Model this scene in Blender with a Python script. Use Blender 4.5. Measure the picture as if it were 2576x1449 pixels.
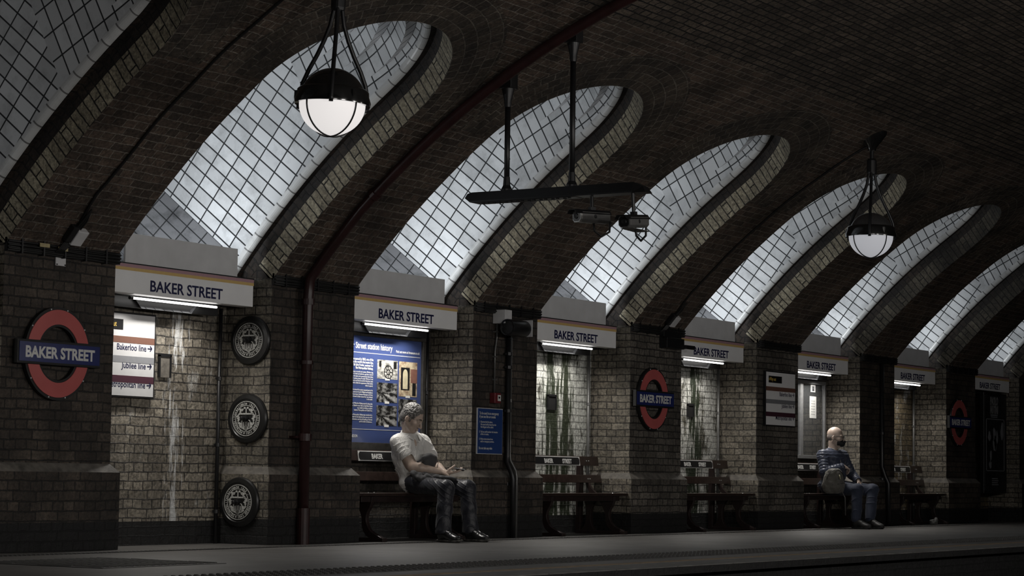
import bpy, bmesh, math, random
import numpy as np
from mathutils import Vector, Matrix
for o in list(bpy.data.objects): bpy.data.objects.remove(o)
SC = bpy.context.scene
COL = SC.collection
PI = math.pi
# ---------------------------------------------------------------- camera
F_PX = 5565.8
cd = bpy.data.cameras.new('camera'); cd.sensor_fit = 'HORIZONTAL'; cd.sensor_width = 36.0
cd.lens = F_PX / 2576 * 36.0; cd.clip_start = 0.05; cd.clip_end = 200
cam = bpy.data.objects.new('camera', cd); COL.objects.link(cam)
_al, _pt, _ro = math.radians(32.1009), math.radians(4.8143), math.radians(0.8387)
fw = Vector((math.cos(_al)*math.cos(_pt), math.sin(_al)*math.cos(_pt), math.sin(_pt)))
r0 = Vector((math.sin(_al), -math.cos(_al), 0)); u0 = r0.cross(fw)
rr = r0*math.cos(_ro) + u0*math.sin(_ro); uu = r0*(-math.sin(_ro)) + u0*math.cos(_ro)
M = Matrix((rr, uu, -fw)).transposed().to_4x4(); M.translation = Vector((0, -11.4, 0.606))
cam.matrix_world = M
SC.camera = cam
# ---------------------------------------------------------------- world, exposure
w = bpy.data.worlds.new('world'); SC.world = w; w.use_nodes = True
w.node_tree.nodes['Background'].inputs[0].default_value = (0.6, 0.65, 0.7, 1)
w.node_tree.nodes['Background'].inputs[1].default_value = 0.0
SC.view_settings.view_transform = 'Standard'; SC.view_settings.look = 'None'
SC.view_settings.gamma = 1; SC.view_settings.exposure = 0.0; SC.view_settings.use_curve_mapping = False
# ---------------------------------------------------------------- key dimensions (metres)
P = 3.0651; A0 = 12.5248; B0 = 11.3653          # bay pitch, right and left edge of the first pier
HW = (B0 + P - A0)/2; XM = (A0 + B0 + P)/2      # half width and centre of the first opening
YC, VR, ZC = -5.8, 7.62, -2.757                 # vault circle
TH0 = math.acos(-YC/VR); THC = math.acos((-1.37-YC)/VR); S_C = (THC-TH0)*VR
REC = 0.48                                       # recess depth
BAYS = list(range(-1, 8)); PIERS = list(range(-1, 9))
# ---------------------------------------------------------------- lights
def area(name, loc, direction, sx, sy, power, color, spread=None):
    l = bpy.data.lights.new(name, 'AREA'); l.shape = 'RECTANGLE'; l.size = sx; l.size_y = sy
    l.energy = power; l.color = color
    if spread: l.spread = spread
    o = bpy.data.objects.new(name, l); COL.objects.link(o); o.location = loc
    d = Vector(direction).normalized(); x = Vector((1, 0, 0)); z = -d; y = z.cross(x).normalized(); x = y.cross(z)
    m = Matrix((x, y, z)).transposed().to_4x4(); m.translation = Vector(loc); o.matrix_world = m
    return o
TUBE_W = {-1: 4, 0: 11, 1: 15, 2: 12, 3: 10, 4: 15, 5: 6}
SHAFT_W = {-1: 1.0, 0: 19, 1: 19, 2: 19, 3: 17, 4: 14, 5: 11, 6: 8, 7: 5}
for k in BAYS:
    if k in TUBE_W:
        area('sign_tube_light', (XM+k*P-0.02, 0.225, 1.915), (0, -0.10, -1), 1.0, 0.03, TUBE_W[k], (1.0, 0.96, 0.90), math.radians(146))
    if k in SHAFT_W:
        area('shaft_uplight', (XM+k*P-0.15, 0.30, 2.33), (0.25, -0.05, 1), 1.1, 0.06, SHAFT_W[k], (0.93, 0.97, 1.0))
# lights of the opposite platform, along its own signs
for x in (3, 9, 15, 21):
    area('opposite_platform_light', (x, -11.45, 2.3), (0.25, 1, 0.12), 2.4, 0.2, {3: 105, 9: 175, 15: 150, 21: 68}[x], (1.0, 0.96, 0.92))
for x in (9.5, 18.5):
    area('opposite_sign_light', (x, -9.4, 3.1), (0.0, 0.5, -1), 1.5, 0.3, 9, (1.0, 0.95, 0.9))
# ---------------------------------------------------------------- helpers
def tag(o, label=None, cat=None, group=None, kind=None):
    if label: o['label'] = label
    if cat: o['category'] = cat
    if group: o['group'] = group
    if kind: o['kind'] = kind
    return o
def empty(name, loc, label=None, cat=None, group=None, rz=0):
    o = bpy.data.objects.new(name, None); COL.objects.link(o); o.location = loc; o.rotation_euler = (0, 0, rz)
    o.empty_display_size = 0.1
    return tag(o, label, cat, group)
class MB:
    """collects vertices and faces with metre UVs; coordinates are local to the parent"""
    def __init__(s): s.v = []; s.f = []; s.uv = []; s.mi = []; s.m = 0
    def face(s, pts, uvs=None):
        n = len(s.v); s.v += [tuple(p) for p in pts]; s.f.append(tuple(range(n, n+len(pts))))
        if uvs is None:
            a, b, c = Vector(pts[0]), Vector(pts[1]), Vector(pts[2]); nn = (b-a).cross(c-a)
            ax = max(range(3), key=lambda i: abs(nn[i]))
            uvs = [((p[1], p[2]) if ax == 0 else (p[0], p[2]) if ax == 1 else (p[0], p[1])) for p in pts]
        s.uv.append(list(uvs)); s.mi.append(s.m)
    def box(s, x0, x1, y0, y1, z0, z1, skip=''):
        c = [(x, y, z) for x in (x0, x1) for y in (y0, y1) for z in (z0, z1)]
        F = {'l': (0, 1, 3, 2), 'r': (4, 6, 7, 5), 'f': (0, 4, 5, 1), 'b': (2, 3, 7, 6), 'd': (0, 2, 6, 4), 'u': (1, 5, 7, 3)}
        for k, q in F.items():
            if k not in skip: s.face([c[i] for i in q])
        return s
    def hexa(s, lo, hi):
        """lo, hi: four corners each, same winding"""
        s.face(lo[::-1]); s.face(hi)
        for i in range(4):
            j = (i+1) % 4; s.face([lo[i], lo[j], hi[j], hi[i]])
        return s
    def loft(s, rings, cap=True, closed=True, uvs=None):
        n0 = len(s.v); k = len(rings[0])
        for r in rings: s.v += [tuple(p) for p in r]
        for i in range(len(rings)-1):
            for j in range(k if closed else k-1):
                j2 = (j+1) % k
                s.f.append((n0+i*k+j, n0+i*k+j2, n0+(i+1)*k+j2, n0+(i+1)*k+j))
                s.uv.append([(j*.05, i*.05), ((j+1)*.05, i*.05), ((j+1)*.05, (i+1)*.05), (j*.05, (i+1)*.05)]); s.mi.append(s.m)
        if cap and closed:
            s.f.append(tuple(n0+j for j in range(k))[::-1]); s.uv.append([(0, 0)]*k); s.mi.append(s.m)
            e = n0+(len(rings)-1)*k
            s.f.append(tuple(e+j for j in range(k))); s.uv.append([(0, 0)]*k); s.mi.append(s.m)
        return s
    def tube(s, pts, r, n=12):
        pts = [Vector(p) for p in pts]; rs = r if isinstance(r, (list, tuple)) else [r]*len(pts)
        rings = []; up = None
        for i, p in enumerate(pts):
            t = (pts[min(i+1, len(pts)-1)]-pts[max(i-1, 0)]).normalized()
            if up is None:
                up = Vector((0, 0, 1)) if abs(t.z) < .9 else Vector((0, 1, 0))
            a = t.cross(up).normalized(); b2 = a.cross(t).normalized(); up = b2
            rings.append([p+(a*math.cos(q)+b2*math.sin(q))*rs[i] for q in [2*PI*j/n for j in range(n)]])
        return s.loft(rings)
    def lathe(s, prof, n=32, cx=0, cy=0, axis='z'):
        rings = []
        for r, h in prof:
            ring = []
            for j in range(n):
                q = 2*PI*j/n; u, v = r*math.cos(q), r*math.sin(q)
                ring.append((cx+u, cy+v, h) if axis == 'z' else (h, cx+u, cy+v) if axis == 'x' else (cx+u, h, cy+v))
            rings.append(ring)
        return s.loft(rings)
    def prism(s, outline, y0, y1, plane='xz'):
        """outline in 2D extruded along the third axis"""
        mp = {'xz': lambda p, t: (p[0], t, p[1]), 'yz': lambda p, t: (t, p[0], p[1]), 'xy': lambda p, t: (p[0], p[1], t)}[plane]
        a = [mp(p, y0) for p in outline]; b2 = [mp(p, y1) for p in outline]
        s.face(a); s.face(b2[::-1])
        for i in range(len(outline)):
            j = (i+1) % len(outline); s.face([a[j], a[i], b2[i], b2[j]])
        return s
    def mesh(s, name, mats, smooth=False):
        me = bpy.data.meshes.new(name); me.from_pydata(s.v, [], s.f)
        uvl = me.uv_layers.new(name='UVMap'); i = 0
        buf = np.array([c for f in s.uv for c in f], dtype=np.float32).ravel(); uvl.data.foreach_set('uv', buf)
        for m in (mats if isinstance(mats, (list, tuple)) else [mats]): me.materials.append(m)
        me.polygons.foreach_set('material_index', s.mi)
        if smooth: me.polygons.foreach_set('use_smooth', [True]*len(s.f))
        me.update(); return me
    def build(s, name, mats, parent=None, smooth=False, weld=True, bevel=0, recalc=True):
        me = s.mesh(name, mats, smooth)
        if weld or bevel:
            bm = bmesh.new(); bm.from_mesh(me); bmesh.ops.remove_doubles(bm, verts=bm.verts, dist=1e-5)
            if recalc: bmesh.ops.recalc_face_normals(bm, faces=bm.faces)
            bm.to_mesh(me); bm.free()
        if smooth == 'auto':
            pass
        o = bpy.data.objects.new(name, me); COL.objects.link(o)
        if parent: o.parent = parent
        if bevel:
            md = o.modifiers.new('bevel', 'BEVEL'); md.width = bevel; md.segments = 2; md.limit_method = 'ANGLE'; md.angle_limit = math.radians(40)
        return o
def sharp(o, deg=40):
    me = o.data; me.polygons.foreach_set('use_smooth', [True]*len(me.polygons))
    bm = bmesh.new(); bm.from_mesh(me)
    for e in bm.edges: e.smooth = not (len(e.link_faces) != 2 or e.calc_face_angle(0) > math.radians(deg))
    bm.to_mesh(me); bm.free(); return o
def copy_tree(o, parent=None):
    c = o.copy(); COL.objects.link(c); c.parent = parent
    for ch in [x for x in bpy.data.objects if x.parent == o]: copy_tree(ch, c)
    return c
def dup(root, loc, label=None):
    kids = {}
    for x in bpy.data.objects:
        if x.parent: kids.setdefault(x.parent.name, []).append(x)
    def rec(o, parent):
        c = o.copy(); COL.objects.link(c)
        if parent is not None: c.parent = parent
        for ch in kids.get(o.name, []): rec(ch, c)
        return c
    r = rec(root, None); r.location = loc
    if label: r['label'] = label
    return r
_tm = {}
def text_mesh(txt, size, bold=0.0, sx=1.0, align='LEFT', depth=0.0006, space=1.0):
    key = (txt, size, bold, sx, align, depth, space)
    if key in _tm: return _tm[key]
    cu = bpy.data.curves.new('lettering', 'FONT'); cu.body = txt; cu.size = size; cu.offset = bold; cu.align_x = align
    cu.extrude = depth; cu.space_character = space; cu.resolution_u = 3
    o = bpy.data.objects.new('lettering', cu); COL.objects.link(o)
    dg = bpy.context.evaluated_depsgraph_get(); dg.update()
    me = bpy.data.meshes.new_from_object(o.evaluated_get(dg)); me.name = 'lettering'
    bpy.data.objects.remove(o); bpy.data.curves.remove(cu)
    me.transform(Matrix.Diagonal((sx, 1, 1, 1)))
    _tm[key] = me; return me
RX = Matrix(((1, 0, 0, 0), (0, 0, -1, 0), (0, 1, 0, 0), (0, 0, 0, 1)))   # text faces -y
def join_meshes(items, name):
    """items: (mesh, matrix, material index)"""
    v = []; f = []; mi = []
    for me, mx, m in items:
        n = len(v); v += [tuple(mx @ x.co) for x in me.vertices]
        f += [tuple(n+i for i in p.vertices) for p in me.polygons]; mi += [m]*len(me.polygons)
    out = bpy.data.meshes.new(name); out.from_pydata(v, [], f); out.polygons.foreach_set('material_index', mi); out.update()
    return out
def lettering(name, items, mat, parent):
    """items: (text, x, z, size, sx, bold, align) on the plane y = 0 of the parent, in front of it"""
    for t, x, y, z, size, sx, bold, al in items:
        me = text_mesh(t, size, bold, sx, al).copy(); me.materials.append(mat)
        o = bpy.data.objects.new(name, me); COL.objects.link(o); o.parent = parent; o.matrix_local = Matrix.Translation((x, y, z)) @ RX
# ---------------------------------------------------------------- materials
def nt(name):
    m = bpy.data.materials.new(name); m.use_nodes = True; t = m.node_tree
    b = t.nodes['Principled BSDF']; return m, t, b
def N(t, typ, **kw):
    n = t.nodes.new('ShaderNode'+typ)
    for k, v in kw.items():
        if k.startswith('i_'):
            key = k[2:]; n.inputs[int(key) if key.isdigit() else key.replace('_', ' ')].default_value = v
        else: setattr(n, k, v)
    return n
def c4(c): return (c[0], c[1], c[2], 1)
def plain(name, col, rough=.5, metal=0, noise=.12, nscale=30, spec=.5, bump=0, bscale=200, coat=0):
    m, t, b = nt(name); b.inputs['Roughness'].default_value = rough; b.inputs['Metallic'].default_value = metal
    b.inputs['Specular IOR Level'].default_value = spec; b.inputs['Coat Weight'].default_value = coat
    tc = N(t, 'TexCoord'); nz = N(t, 'TexNoise', i_Scale=nscale, i_Detail=4)
    t.links.new(tc.outputs['Object'], nz.inputs['Vector'])
    mx = N(t, 'MixRGB', blend_type='MULTIPLY'); mx.inputs[0].default_value = 1
    rp = N(t, 'ValToRGB'); rp.color_ramp.elements[0].position = .3; rp.color_ramp.elements[1].position = .7
    rp.color_ramp.elements[0].color = (1-noise*2,)*3+(1,); rp.color_ramp.elements[1].color = (1, 1, 1, 1)
    t.links.new(nz.outputs[0], rp.inputs[0]); mx.inputs[1].default_value = c4(col); t.links.new(rp.outputs[0], mx.inputs[2])
    t.links.new(mx.outputs[0], b.inputs['Base Color'])
    if bump:
        n2 = N(t, 'TexNoise', i_Scale=bscale, i_Detail=3); t.links.new(tc.outputs['Object'], n2.inputs['Vector'])
        bp = N(t, 'Bump', i_Strength=bump, i_Distance=.004); t.links.new(n2.outputs[0], bp.inputs['Height']); t.links.new(bp.outputs[0], b.inputs['Normal'])
    return m
def emit(name, col, strength):
    m, t, b = nt(name); b.inputs['Base Color'].default_value = c4([x*.5 for x in col])
    b.inputs['Emission Color'].default_value = c4(col); b.inputs['Emission Strength'].default_value = strength; return m
def brick(name, c1, c2, mortar, bw=.225, bh=.073, rough=.62, paint=None, paint_lo=.5, paint_hi=.6, streak=None, bump=.55, off=.5, squash=.5, grime=.75, ms=.006, sqf=2, plus=0.0):
    m, t, b = nt(name); L = t.links.new
    uv = N(t, 'UVMap'); oc = N(t, 'TexCoord')
    wob = N(t, 'TexNoise', i_Scale=5.5, i_Detail=2); L(oc.outputs['Object'], wob.inputs['Vector'])
    sub = N(t, 'VectorMath', operation='SUBTRACT'); sub.inputs[1].default_value = (.5, .5, .5); L(wob.outputs[1], sub.inputs[0])
    sc = N(t, 'VectorMath', operation='SCALE'); sc.inputs['Scale'].default_value = .022; L(sub.outputs[0], sc.inputs[0])
    wob2 = N(t, 'TexNoise', i_Scale=60, i_Detail=2); L(oc.outputs['Object'], wob2.inputs['Vector'])
    sub2 = N(t, 'VectorMath', operation='SUBTRACT'); sub2.inputs[1].default_value = (.5, .5, .5); L(wob2.outputs[1], sub2.inputs[0])
    sc2 = N(t, 'VectorMath', operation='SCALE'); sc2.inputs['Scale'].default_value = .009; L(sub2.outputs[0], sc2.inputs[0])
    ad = N(t, 'VectorMath', operation='ADD'); L(uv.outputs[0], ad.inputs[0]); L(sc.outputs[0], ad.inputs[1])
    ad2 = N(t, 'VectorMath', operation='ADD'); L(ad.outputs[0], ad2.inputs[0]); L(sc2.outputs[0], ad2.inputs[1])
    br = N(t, 'TexBrick', offset=off, offset_frequency=2, squash=squash, squash_frequency=sqf)
    L(ad2.outputs[0], br.inputs['Vector'])
    for k, v in (('Scale', 1), ('Mortar Size', ms), ('Mortar Smooth', .35), ('Brick Width', bw), ('Row Height', bh), ('Bias', 0)): br.inputs[k].default_value = v
    br.inputs['Color1'].default_value = c4(c1); br.inputs['Color2'].default_value = c4(c2); br.inputs['Mortar'].default_value = c4(mortar)
    # soot and wear
    g = N(t, 'TexNoise', i_Scale=2.2, i_Detail=8, i_Roughness=.65); L(oc.outputs['Object'], g.inputs['Vector'])
    gr = N(t, 'ValToRGB'); gr.color_ramp.elements[0].position = .35; gr.color_ramp.elements[1].position = .68
    gr.color_ramp.elements[0].color = (1-grime,)*3+(1,); gr.color_ramp.elements[1].color = (1+plus, 1+plus, 1+plus, 1); L(g.outputs[0], gr.inputs[0])
    f = N(t, 'TexNoise', i_Scale=38, i_Detail=6, i_Roughness=.7); L(oc.outputs['Object'], f.inputs['Vector'])
    fr = N(t, 'ValToRGB'); fr.color_ramp.elements[0].position = .36; fr.color_ramp.elements[1].position = .66
    fr.color_ramp.elements[0].color = (.35, .35, .35, 1); fr.color_ramp.elements[1].color = (1.25, 1.25, 1.25, 1); L(f.outputs[0], fr.inputs[0])
    m1 = N(t, 'MixRGB', blend_type='MULTIPLY'); m1.inputs[0].default_value = 1; L(br.outputs[0], m1.inputs[1]); L(gr.outputs[0], m1.inputs[2])
    m2 = N(t, 'MixRGB', blend_type='MULTIPLY'); m2.inputs[0].default_value = 1; L(m1.outputs[0], m2.inputs[1]); L(fr.outputs[0], m2.inputs[2])
    out = m2.outputs[0]
    if paint:
        mp = N(t, 'Mapping'); mp.inputs['Scale'].default_value = (2.6, 2.6, 1.1); L(oc.outputs['Object'], mp.inputs['Vector'])
        pn = N(t, 'TexNoise', i_Scale=1.6, i_Detail=9, i_Roughness=.72); L(mp.outputs[0], pn.inputs['Vector'])
        pr = N(t, 'ValToRGB'); pr.color_ramp.elements[0].position = paint_lo; pr.color_ramp.elements[1].position = paint_hi
        L(pn.outputs[0], pr.inputs[0])
        mm = N(t, 'MixRGB'); L(pr.outputs[0], mm.inputs[0]); L(out, mm.inputs[1])
        pm = N(t, 'MixRGB', blend_type='MULTIPLY'); pm.inputs[0].default_value = .75; pm.inputs[1].default_value = c4(paint); L(fr.outputs[0], pm.inputs[2])
        pj = N(t, 'MixRGB', blend_type='MULTIPLY'); pj.inputs[0].default_value = .55; L(pm.outputs[0], pj.inputs[1])
        inv = N(t, 'MapRange'); inv.inputs[1].default_value = 0; inv.inputs[2].default_value = 1; inv.inputs[3].default_value = 1; inv.inputs[4].default_value = 0; L(br.outputs['Fac'], inv.inputs[0]); L(inv.outputs[0], pj.inputs[2])
        L(pj.outputs[0], mm.inputs[2]); out = mm.outputs[0]
    if streak:
        for (sx_, x_c, wd, col, amt) in streak:      # vertical water marks: centre and width in x (object space)
            sp = N(t, 'SeparateXYZ'); L(oc.outputs['Object'], sp.inputs[0])
            mp = N(t, 'Mapping'); mp.inputs['Scale'].default_value = (16, 16, 2.2); L(oc.outputs['Object'], mp.inputs['Vector'])
            sn = N(t, 'TexNoise', i_Scale=1.2, i_Detail=7, i_Roughness=.7); L(mp.outputs[0], sn.inputs['Vector'])
            d1 = N(t, 'Math', operation='SUBTRACT'); L(sp.outputs[0], d1.inputs[0]); d1.inputs[1].default_value = x_c
            d2 = N(t, 'Math', operation='ABSOLUTE'); L(d1.outputs[0], d2.inputs[0])
            d3 = N(t, 'MapRange'); d3.inputs[1].default_value = 0; d3.inputs[2].default_value = wd; d3.inputs[3].default_value = .32 if amt >= 1 else .15; d3.inputs[4].default_value = -.3; L(d2.outputs[0], d3.inputs[0])
            sm = N(t, 'MapRange', clamp=False); sm.inputs[1].default_value = .35; sm.inputs[2].default_value = .65; sm.inputs[3].default_value = .2; sm.inputs[4].default_value = .8; L(sn.outputs[0], sm.inputs[0])
            d4 = N(t, 'Math', operation='ADD'); L(d3.outputs[0], d4.inputs[0]); L(sm.outputs[0], d4.inputs[1])
            d5 = N(t, 'ValToRGB'); d5.color_ramp.elements[0].position = .5; d5.color_ramp.elements[1].position = .68
            d5.color_ramp.elements[1].color = (amt, amt, amt, 1); L(d4.outputs[0], d5.inputs[0])
            mm = N(t, 'MixRGB'); L(d5.outputs[0], mm.inputs[0]); L(out, mm.inputs[1]); mm.inputs[2].default_value = c4(col); out = mm.outputs[0]
    L(out, b.inputs['Base Color'])
    rg = N(t, 'MapRange'); rg.inputs[3].default_value = rough-.2; rg.inputs[4].default_value = rough+.2; L(f.outputs[0], rg.inputs[0]); L(rg.outputs[0], b.inputs['Roughness'])
    # relief: recessed joints plus pitted faces
    h1 = N(t, 'Math', operation='MULTIPLY'); h1.inputs[1].default_value = -1.0; L(br.outputs['Fac'], h1.inputs[0])
    h2 = N(t, 'Math', operation='MULTIPLY'); h2.inputs[1].default_value = .55; L(f.outputs[0], h2.inputs[0])
    h3 = N(t, 'Math', operation='ADD'); L(h1.outputs[0], h3.inputs[0]); L(h2.outputs[0], h3.inputs[1])
    vb = N(t, 'TexNoise', i_Scale=9, i_Detail=2); L(oc.outputs['Object'], vb.inputs['Vector'])
    h4 = N(t, 'Math', operation='MULTIPLY_ADD'); h4.inputs[1].default_value = .8; L(vb.outputs[0], h4.inputs[0]); L(h3.outputs[0], h4.inputs[2])
    bp = N(t, 'Bump', i_Strength=min(1, bump*1.3), i_Distance=.02); L(h4.outputs[0], bp.inputs['Height']); L(bp.outputs[0], b.inputs['Normal'])
    return m
def tile(name, col=(.74, .76, .78), bw=.2, bh=.108, grout=(.028, .03, .032), dirt=.35, off=0):
    m, t, b = nt(name); L = t.links.new
    uv = N(t, 'UVMap'); oc = N(t, 'TexCoord')
    br = N(t, 'TexBrick', offset=off, offset_frequency=2, squash=1, squash_frequency=2); L(uv.outputs[0], br.inputs['Vector'])
    for k, v in (('Scale', 1), ('Mortar Size', .0065), ('Mortar Smooth', .1), ('Brick Width', bw), ('Row Height', bh), ('Bias', 0)): br.inputs[k].default_value = v
    br.inputs['Color1'].default_value = c4(col); br.inputs['Color2'].default_value = c4([x*.72 for x in col]); br.inputs['Mortar'].default_value = c4(grout)
    g = N(t, 'TexNoise', i_Scale=3.1, i_Detail=9, i_Roughness=.7); L(oc.outputs['Object'], g.inputs['Vector'])
    gr = N(t, 'ValToRGB'); gr.color_ramp.elements[0].position = .3; gr.color_ramp.elements[1].position = .52
    gr.color_ramp.elements[0].color = (1-dirt,)*3+(1,); L(g.outputs[0], gr.inputs[0])
    m1 = N(t, 'MixRGB', blend_type='MULTIPLY'); m1.inputs[0].default_value = 1; L(br.outputs[0], m1.inputs[1]); L(gr.outputs[0], m1.inputs[2])
    L(m1.outputs[0], b.inputs['Base Color']); b.inputs['Roughness'].default_value = .28
    bp = N(t, 'Bump', i_Strength=.5, i_Distance=.004); inv = N(t, 'Math', operation='MULTIPLY'); inv.inputs[1].default_value = -1
    L(br.outputs['Fac'], inv.inputs[0]); L(inv.outputs[0], bp.inputs['Height']); L(bp.outputs[0], b.inputs['Normal'])
    return m
BR = dict(c1=(.135, .106, .082), c2=(.063, .049, .038), mortar=(.028, .025, .022))
M_PIER = brick('pier_brick', **BR, bump=.7)
M_PIER_P = brick('pale_pier_brick', (.25, .225, .19), (.13, .115, .095), (.036, .033, .03), bump=.8, grime=.6)
M_REVEAL = brick('reveal_brick', (.33, .295, .235), (.20, .175, .135), (.06, .052, .044), bump=.9, grime=.6)
M_VAULT = brick('vault_brick', (.19, .15, .115), (.09, .07, .055), (.010, .009, .008), bump=.75, ms=.009, grime=.55)
M_RIB = brick('rib_brick', (.165, .115, .085), (.075, .055, .042), (.27, .235, .195), bump=.6, grime=.6)
M_RING = brick('arch_ring_brick', (.13, .10, .075), (.06, .048, .038), (.24, .21, .17), bw=.11, bh=.108, squash=1, bump=.7)
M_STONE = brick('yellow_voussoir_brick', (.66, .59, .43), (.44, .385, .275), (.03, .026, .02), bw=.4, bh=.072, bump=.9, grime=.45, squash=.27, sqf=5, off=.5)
M_STEP = brick('shadowed_reveal_brick', (.055, .038, .027), (.03, .021, .016), (.014, .012, .011), bw=.11, bh=.073, squash=1, bump=.6)  # brown tone carries the bullnose shadow in the brick colour
M_TILE = tile('white_glazed_tile'); M_TILE2 = tile('shaded_glazed_tile', (.26, .265, .28), dirt=.7)  # second tile is a darkened copy: shade on the shaft floor put into colour
M_TILE_N = tile('narrow_glazed_tile', (.6, .61, .63), bw=.11, bh=.35)
M_BULL = tile('bullnose_tile', (.68, .69, .69), bw=.9, bh=.155, grout=(.17, .17, .17), dirt=.3)
M_SILL = plain('sill_stone', (.16, .145, .125), .6, noise=.3, nscale=14, bump=.5, bscale=60)
M_BLACK = brick('black_painted_brick', (.009, .009, .009), (.006, .006, .006), (.003, .003, .003), rough=.65, bump=.6, grime=.3)
M_BLK = plain('black_metal', (.012, .012, .013), .38, noise=.2, nscale=40)
M_BLKM = plain('black_cable_rubber', (.008, .008, .008), .55)
M_GREY = plain('grey_panel', (.60, .60, .605), .45, noise=.06, nscale=6)
M_WHITE = plain('sign_white', (.84, .84, .84), .35, noise=.03, nscale=4)
M_PINK = plain('stripe_dusty_pink', (.42, .25, .28), .4, noise=.03)
M_YEL = plain('stripe_yellow', (.62, .43, .16), .4, noise=.03)
M_NAVY = plain('navy_ink', (.008, .011, .062), .4, noise=.03)
M_TUBE = emit('tube_glow', (1, .98, .95), 4.0)
# ---------------------------------------------------------------- vault and walls
def V(x, s, d=0.0):
    th = TH0+s/VR; return (x, YC+(VR+d)*math.cos(th), ZC+(VR+d)*math.sin(th))
RINGW = .46
def outline(hw, s0, xm, n_j=18, n_a=40):
    """opening edge in (x, s): up the near jamb, round the arch, down the far jamb"""
    pts = [(xm-hw, s0+(S_C-s0)*i/n_j) for i in range(n_j)]
    pts += [(xm-hw*math.cos(q), S_C+hw*math.sin(q)) for q in [PI*i/n_a for i in range(n_a+1)]]
    pts += [(xm+hw, S_C-(S_C-s0)*i/n_j) for i in range(1, n_j+1)]
    return pts
def vault_bay(k):
    xm = XM+k*P; mb = MB(); e = P/2
    # jamb ribs, horizontal courses
    mb.m = 0; n = 22
    for i in range(n):
        s1, s2 = S_C*i/n, S_C*(i+1)/n
        for xa, xb in ((xm-e, xm-HW), (xm+HW, xm+e)):
            mb.face([V(xb, s1), V(xa, s1), V(xa, s2), V(xb, s2)], [(xb, s1), (xa, s1), (xa, s2), (xb, s2)])
    # brick rings round the arch head
    mb.m = 1; na = 48; r1 = HW+RINGW
    def pc(r, q): return (xm-r*math.cos(q), S_C+r*math.sin(q))
    def clampx(p): return (min(max(p[0], xm-e), xm+e), p[1])
    for i in range(na):
        q1, q2 = PI*i/na, PI*(i+1)/na
        for j in range(4):
            ra, rb = HW+RINGW*j/4, HW+RINGW*(j+1)/4
            c = [(ra, q1), (ra, q2), (rb, q2), (rb, q1)]
            mb.face([V(*clampx(pc(r, q))) for r, q in c], [(q*1.15, r-HW) for r, q in c])
    mb.m = 0
    # spandrel between the outer ring and a straight line across the bay
    s_top = S_C+r1+.25
    for i in range(na):
        q1, q2 = PI*i/na, PI*(i+1)/na
        a1, a2 = clampx(pc(r1, q1)), clampx(pc(r1, q2))
        def tgt(q):
            x = xm-e*math.cos(q)*1.0
            t = max(abs(math.cos(q))/1.0, 1e-6)
            return None
        m_ = 5
        for j in range(m_):
            t1, t2 = j/m_, (j+1)/m_
            def mixp(a, t):
                x = a[0]; return (x, a[1]+(s_top-a[1])*t)
            c = [mixp(a1, t1), mixp(a2, t1), mixp(a2, t2), mixp(a1, t2)]
            if abs(c[0][0]-c[1][0]) < 1e-6: continue
            mb.face([V(*p) for p in c], c)
    for xa, xb in ((xm-e, xm-r1), (xm+r1, xm+e)):
        for i in range(14):
            s1, s2 = S_C+(s_top-S_C)*i/14, S_C+(s_top-S_C)*(i+1)/14; c = [(xb, s1), (xa, s1), (xa, s2), (xb, s2)]
            mb.face([V(*p) for p in c], c)
    mb.m = 2; s_end = (PI-2*TH0)*VR; n = 60
    for i in range(n):
        s1 = s_top+(s_end-s_top)*i/n; s2 = s_top+(s_end-s_top)*(i+1)/n
        c = [(xm+e, s1), (xm-e, s1), (xm-e, s2), (xm+e, s2)]
        mb.face([V(*p) for p in c], c)
    return mb
DB = .285; HWI = HW-.10; DF = .345
def reveal(k):
    xm = XM+k*P; mb = MB()
    def band(hw1, d1, hw2, d2, mi, s0=-.2, uvf=None, u0=0, u1=None):
        mb.m = mi; o1, o2 = outline(hw1, s0, xm), outline(hw2, s0, xm); o3 = outline(HW, s0, xm); L = s0
        uu1 = (abs(d2-d1)+abs(hw2-hw1)) if u1 is None else u1
        for i in range(len(o1)-1):
            dl = math.dist(o3[i], o3[i+1])
            mb.face([V(*o1[i], d1), V(*o1[i+1], d1), V(*o2[i+1], d2), V(*o2[i], d2)], [(u0, L), (u0, L+dl), (u0+uu1, L+dl), (u0+uu1, L)])
            L += dl
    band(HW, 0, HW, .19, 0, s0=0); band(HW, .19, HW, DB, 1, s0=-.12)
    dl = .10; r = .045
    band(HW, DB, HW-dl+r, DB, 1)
    for i in range(5):
        a1, a2 = PI/2*i/5, PI/2*(i+1)/5
        band(HW-dl+r-r*math.sin(a1), DB+r-r*math.cos(a1), HW-dl+r-r*math.sin(a2), DB+r-r*math.cos(a2), 2, u0=.1+.02*i, u1=.02)
    band(HW-dl, DB+r, HW-dl, DF, 2, u0=.21, u1=.03)
    return mb

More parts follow.
